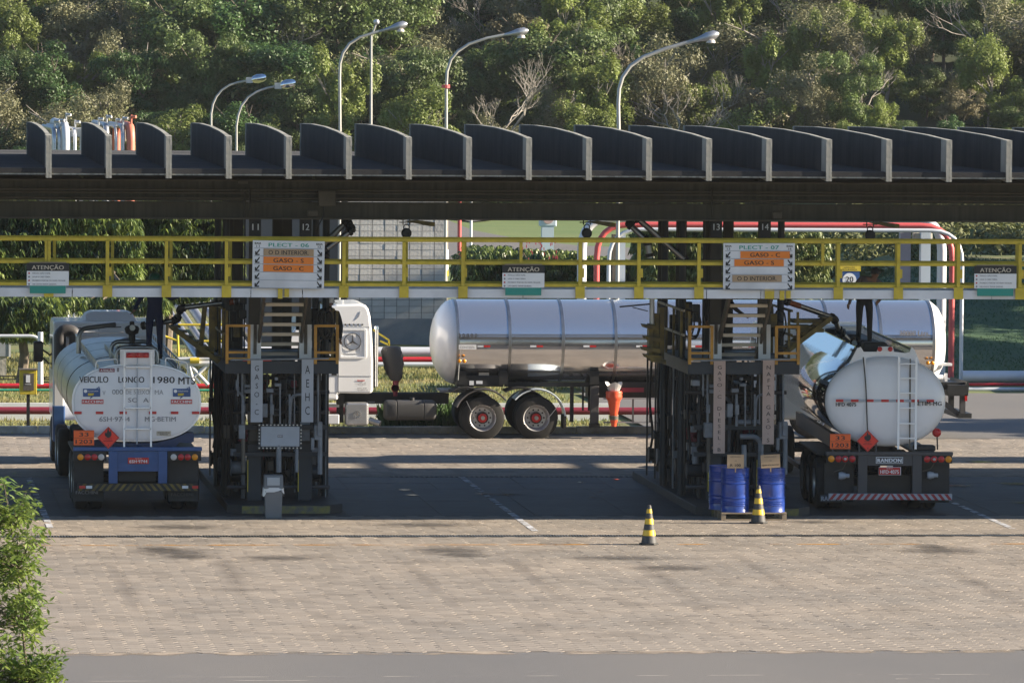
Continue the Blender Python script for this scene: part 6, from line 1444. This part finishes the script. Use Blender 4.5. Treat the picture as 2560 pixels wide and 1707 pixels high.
for ri, (Y, n, s0) in enumerate(rowsd):
    for i in range(-3, n+7):
        u = (i+.5)/n*2560+g.uniform(-70, 70); x = (u+427)*Y/F
        right = u > 1350
        kd = g.choices(range(8), [1.3, 2.2, 4.5, 3, .6, 2.5, 3, .5] if right else [4, 3.2, 1.5, 1.8, .5, 2.8, .8, 3])[0]  # hill's shaded left half put into colour: more dark crowns there
        s_ = s0*g.uniform(.62, 1.2); rowword = ['in the front rank', 'at the hill foot', 'low on the hill', 'in the third rank', 'halfway uphill', 'above the middle', 'high uphill', 'near the top', 'at the top edge'][ri]
        if u < -20: pw = 'beyond the left edge'
        elif u > 2580: pw = 'beyond the right edge'
        else: pw = f'over the {ordn[min(17, int(u/150))]} roof rib'
        lab = f'{KD[kd][0]} tree {rowword}, {pw}'
        seen.setdefault(lab, []).append(place_tree(kd, x, Y+g.uniform(-4, 4), (s_*g.uniform(.9, 1.25), s_*g.uniform(.8, 1.15)), g.uniform(0, 6.28), lab))
for lab, ts in seen.items():
    if len(ts) > 1:
        for t, wd in zip(sorted(ts, key=lambda t: t.location.x/t.location.y), ['left one', 'right one'] if len(ts) == 2 else ['left one', 'middle one', 'right one', 'far right one', 'last one']): t['label'] = lab+', '+wd
for t, (u, v0_, Y, s_, lab) in enumerate(((640, 200, 345, 1.2, 'thin bare tree among dark crowns left of the tall lamp'), (2450, 200, 338, 1.5, 'greyish bare tree near the right edge of the hill'), (1560, 160, 340, 1.4, 'bare twiggy tree left of the nearest lamp head'), (300, 90, 360, 1.5, 'pale bare twigs high at the left'),(1270, 300, 328, 1.5, 'bare leafless tree forking wide above the roof, right of the ringed lamp'), (1712, 330, 329, 1.3, 'slim bare pale tree right of the nearest lamp'), (2150, 300, 330, 1.1, 'small bare tree among the bright bushes at the right'), (2010, 200, 352, 1.2, 'bare forked tree high at the right'), (1240, 120, 352, 1.3, 'bare grey tree behind the ringed lamp'))):
    c = copy_tree(bare, None, (at(u, v0_, Y).x, Y, terr(at(u, v0_, Y).x, Y)-.1)); c.scale = (s_,)*3; c.rotation_euler.z = t*1.3; tag(c, lab, 'tree', 'bare trees on the hill')
# unseen trees, added: right ones shade slope and road, rear ones darken tank reflections
for i, (x, y, s_) in enumerate(((46, 180, 1.6), (49, 186, 1.8), (47, 193, 1.8), (52, 199, 2), (45, 174, 1.3), (44, 153.5, 1.1), (44, 156, 1.2), (56, 178, 1.9), (60, 205, 2.2), (64, 190, 2.2))):
    place_tree((0, 5, 7)[i % 3], x, y, (s_, s_), i*1.7, f'unseen tree added for shade right of the picture, {ordn[i]} of its row', 'unseen trees added for shade at the right')
for i in range(16):
    place_tree((0, 7, 5, 1)[i % 4], -75+i*11+g.uniform(-3, 3), -70+g.uniform(-6, 6), (1.6, 1.0), i, f'unseen tree added for reflections behind the viewer, {ordn[i]} from the left', 'unseen trees added for reflections')
for tr in kinds+[bare]:
    for ch in list(tr.children): bpy.data.objects.remove(ch)
    bpy.data.objects.remove(tr)
# undergrowth covering the hill
b = leafmesh('undergrowth', 'shrub', [((g.uniform(-250, 2800)+427)*Y/F, Y+g.uniform(-4, 4), terr((g.uniform(0, 2500)+427)*Y/F, Y)+.2, g.uniform(.9, 2.0)) for Y in range(322, 450, 6) for _ in range(34)], 110000, .26, 77, (1, 1, .8), 0, .3)
tag(b, 'tangled undergrowth covering the foot and slope of the wooded hill', 'undergrowth', kind='stuff')
b = leafmesh('slope_scrub', 'shrub', [(x_, y, terr(x_, y)+.1, g.uniform(.4, 1.1)) for y in range(198, 262, 3) for x_ in [g.uniform(27.5+(y-176)*.14, 54) for _ in range(14)]], 60000, .22, 78, (1.3, 1, .6), 0, .3)
tag(b, 'low sunlit scrub on the bank above the green slope', 'scrub', kind='stuff')
# grass tufts on the strip behind the kerb
b = MB(); g2 = random.Random(9)
for i in range(52000):
    if i < 30000: y = g2.uniform(154, 178); x = g2.uniform(2.5, 28)
    else: y = g2.uniform(177, 192); x = g2.uniform(2.5, 24)
    if x > 19.5 and y < 172: continue
    z = terr(x, y); a = g2.uniform(0, 3.14); h = g2.uniform(.05, .14); w_ = .02
    b.add([(x-w_*math.cos(a), y-w_*math.sin(a), z), (x+w_*math.cos(a), y+w_*math.sin(a), z), (x+g2.gauss(0, .04), y+g2.gauss(0, .04), z+h)], [(0, 1, 2)])
bs = MB()
for i in range(26000):
    y = g2.uniform(176, 200); x = g2.uniform(26+(y-176)*.14, 46); z = terr(x, y); a = g2.uniform(0, 3.14); h = g2.uniform(.03, .09); w_ = .025
    bs.add([(x-w_*math.cos(a), y, z-.02), (x+w_*math.cos(a), y, z-.02), (x+g2.gauss(0, .06), y, z+h)], [(0, 1, 2)])
tag(bs.build('slope_grass', 'grassshade', None, fix=False), 'grass darkened for shade on the slope at the right', 'grass', kind='stuff')
tag(b.build('grass', 'grassblade', None, fix=False) if mat('grassblade', (.17, .20, .06), .8, trans=.3, var=.5, vscale=.6, col2=(.28, .24, .10)) else None, 'short grass with dry patches behind the rear kerb', 'grass', kind='stuff')
# mango trees with long hanging leaves
def mango(lab, u0, u1, v0, v1, Y, n, seed, trunk=True, size=.24, dens=1, m='mango', xtra=()):
    g = random.Random(seed); a0, a1, z0, z1 = fr(u0, u1, v0, v1, Y); W = a1-a0; H = z1-z0; cx = (a0+a1)/2
    o = empty('mango_tree', (cx, Y, 0), lab, 'tree'); b = MB()
    R_ = min(W, H)
    pts = []
    for i in range(n):
        # whorl of hanging leaves
        while True:
            x = g.uniform(-W/2, W/2); z = g.uniform(z0, z1); e = (abs(2*x/W))**3+(abs((z-(z0+z1)/2)*2/H))**3
            if e < 1+g.gauss(0, .08): break
        y = g.uniform(-1.6, 1.8) if dens else 0; nl = g.randint(6, 9); tilt = g.uniform(.2, .9)
        nn = math.sin(x*2.3+seed)+math.sin(z*3.1+y*2)
        if nn < -1.1 and g.random() < .7: continue
        for k_ in range(nl):
            a = 6.283*k_/nl+g.uniform(-.3, .3); d = Vector((math.cos(a), math.sin(a), -tilt-g.uniform(0, .7))).normalized(); L = size*g.uniform(.7, 1.15); s2 = d.cross(Vector((0, 0, 1))).normalized()*L*.15; c = Vector((x, y, z))
            o_ = len(b.v); mid = c+d*L*.5+Vector((0, 0, .02)); tip = c+d*L+Vector((0, 0, -.06))
            b.v += [tuple(c), tuple(mid-s2), tuple(tip), tuple(mid+s2)]; b.f.append((o_, o_+1, o_+2, o_+3))
    b.m = [0]*len(b.f); b.build('crown', m, o, fix=False)
    q = MB(); zc = z0+.3*H
    q.tube([(0, .2, -.1), (.1, .2, zc*.5), (0, .3, zc), (.2, .2, z1-.3)], [.16, .13, .10, .04], 8)
    for k_ in range(10): a = g.uniform(0, 6.28); q.tube([(0, .3, zc+k_*.1), (math.cos(a)*W*.22, math.sin(a)*.6, zc+.2+H*.2*g.random()), (math.cos(a)*W*.42, math.sin(a)*1.2, g.uniform(z0+.3*H, z1-.1))], [.06, .04, .012], 5)
    q.build('trunk', 'bark', o, smooth=True); return o
mango('big mango tree with long glossy leaves behind the left end of the walkway', -60, 350, 500, 755, 177, 8500, 1)
mango('big mango tree behind the walkway left of the left rack', 230, 600, 505, 745, 180, 8500, 2)
mango('mango branch hanging low over the left tanker cab', -60, 165, 735, 838, 172, 1500, 3, size=.26)
mango('mango tree hanging behind the roof of the left tanker cab', 150, 420, 735, 775, 173, 900, 6, size=.22)
mango('low mango bush right of the block wall, left part', 1140, 1340, 612, 760, 192, 1700, 4, size=.20)
mango('low mango bush behind the middle warning sign with red flowers', 1290, 1480, 622, 760, 190, 1900, 5, size=.20)
mango('round mango bush left of the folded gangway', 1440, 1600, 640, 760, 188, 1400, 7, size=.20)
mango('leafy tree behind the right rack', 1590, 1960, 500, 752, 185, 6500, 8, size=.19, m='mangolight') if mat('mangolight', (.10, .15, .04), .4, trans=.3, var=.5, vscale=1.5, col2=(.20, .22, .07), spec=.5) else None
mango('leafy branches right of the PLECT - 07 board', 1930, 2060, 560, 755, 184, 1800, 9, size=.18, m='mangolight')
mango('tuft of mango leaves rising above the roof between the pipe bends', 275, 345, 348, 400, 199, 420, 10, size=.24, m='mangolight')
q = MB(); g3 = random.Random(4)
for i in range(26):
    c = at(g3.uniform(1300, 1400), g3.uniform(600, 652), 188); q.cbox(c, (.025, .025, .09))
tag(q.build('flowers', 'flower', None), 'scattered red flowers on the low mango bush', 'flowers', kind='stuff')
# plants right behind the semitrailer coupling
b = MB(); g4 = random.Random(6)
for i in range(900):
    x = at(g4.uniform(960, 1180), 1, 156).x; y = g4.uniform(154.3, 157); a = g4.uniform(0, 6.28); h = g4.uniform(.25, .75); lean = g4.uniform(.1, .35)
    p0 = Vector((x, y, -.05)); p1 = p0+Vector((math.cos(a)*lean*.4, math.sin(a)*lean*.4, h*.7)); p2 = p0+Vector((math.cos(a)*lean, math.sin(a)*lean, h)); s2 = Vector((-math.sin(a), math.cos(a), 0))*.02
    b.add([p0-s2, p0+s2, p1+s2, p2, p1-s2], [(0, 1, 2, 3, 4)])
tag(b.build('strap_leaf_plants', 'leafdark', None, fix=False), 'dark strap-leaved plants in the bed behind the tractor wheels', 'plants', kind='stuff')
# slender tree in the left foreground
YF = 66.0
g5 = random.Random(21); b0 = at(-40, 1600, YF)
o = empty('foreground_tree', (b0.x, YF, -.07), 'slender young tree with narrow light green leaves in the left foreground', 'tree')
q = MB(); bl = MB()
stems = []
def pz(u, v): p = at(u, v, YF); return Vector((p.x-b0.x, 0, p.z+.07))
trunkp = [Vector((0, 0, 0)), pz(70, 1707), pz(55, 1560), pz(45, 1420), pz(25, 1300), pz(10, 1210)]
q.tube(trunkp, [.03, .016, .013, .010, .007, .003], 8)
targets = []
def inside(u, v):
    # right outline of the foliage, read off the photograph
    O = [(1185, 10), (1200, 55), (1235, 85), (1280, 95), (1310, 112), (1350, 116), (1390, 95), (1430, 112), (1470, 115), (1500, 138), (1520, 132), (1550, 118), (1580, 112), (1598, 130), (1620, 150), (1645, 188), (1665, 165), (1707, 172)]
    for (va, ua), (vb, ub2) in zip(O, O[1:]):
        if va <= v <= vb: return u < ua+(ub2-ua)*(v-va)/(vb-va)
    return v > 1185 and u < 160
for i in range(430):
    while True:
        u, v = g5.uniform(-130, 190), g5.uniform(1187, 1850)
        if inside(u, v): break
    e = pz(u, v)+Vector((0, g5.uniform(-.45, .45), 0)); t = max(0, min(1, 1-(v-1210)/700)); s_ = trunkp[0].lerp(trunkp[1], 0)
    s_ = min(trunkp, key=lambda p: (p-e).length+(.2 if p.z > e.z else 0)); mid = s_.lerp(e, .55)+Vector((0, 0, -.03))
    q.tube([s_, mid, e], [.005, .003, .0015], 4)
    n_ = 19
    for k_ in range(n_):
        c = mid.lerp(e, g5.uniform(.0, 1.1))+Vector((g5.gauss(0, .05), g5.gauss(0, .06), g5.gauss(0, .045))); a = g5.uniform(0, 6.28)
        d = Vector((math.cos(a), math.sin(a), g5.uniform(-.9, .7))).normalized(); L = g5.uniform(.075, .13); s2 = d.cross(Vector((g5.gauss(0, .4), g5.gauss(0, .4), 1))).normalized()*L*.17
        o_ = len(bl.v); m_ = c+d*L*.5; bl.v += [tuple(c), tuple(m_-s2), tuple(c+d*L+Vector((0, 0, -.008))), tuple(m_+s2)]; bl.f.append((o_, o_+1, o_+2, o_+3))
bl.m = [0]*len(bl.f)
q.build('trunk', 'bark', o, smooth=True); bl.build('crown', 'bushleaf', o, fix=False)

# ------------------------------------------------------------ air
hm = bpy.data.materials.new('haze_air'); hm.use_nodes = True; t = hm.node_tree
t.nodes.remove(t.nodes['Principled BSDF']); pv_ = t.nodes.new('ShaderNodeVolumePrincipled')
pv_.inputs['Color'].default_value = (.86, .92, 1, 1); pv_.inputs['Density'].default_value = .00006; pv_.inputs['Anisotropy'].default_value = .2
t.links.new(pv_.outputs[0], t.nodes['Material Output'].inputs['Volume']); MATS['haze_air'] = hm
tag(MB().box(-950, 950, -510, 1210, -4, 95).build('haze', 'haze_air', None), 'thin bluish haze in front of the far wooded hill', 'haze', kind='stuff')
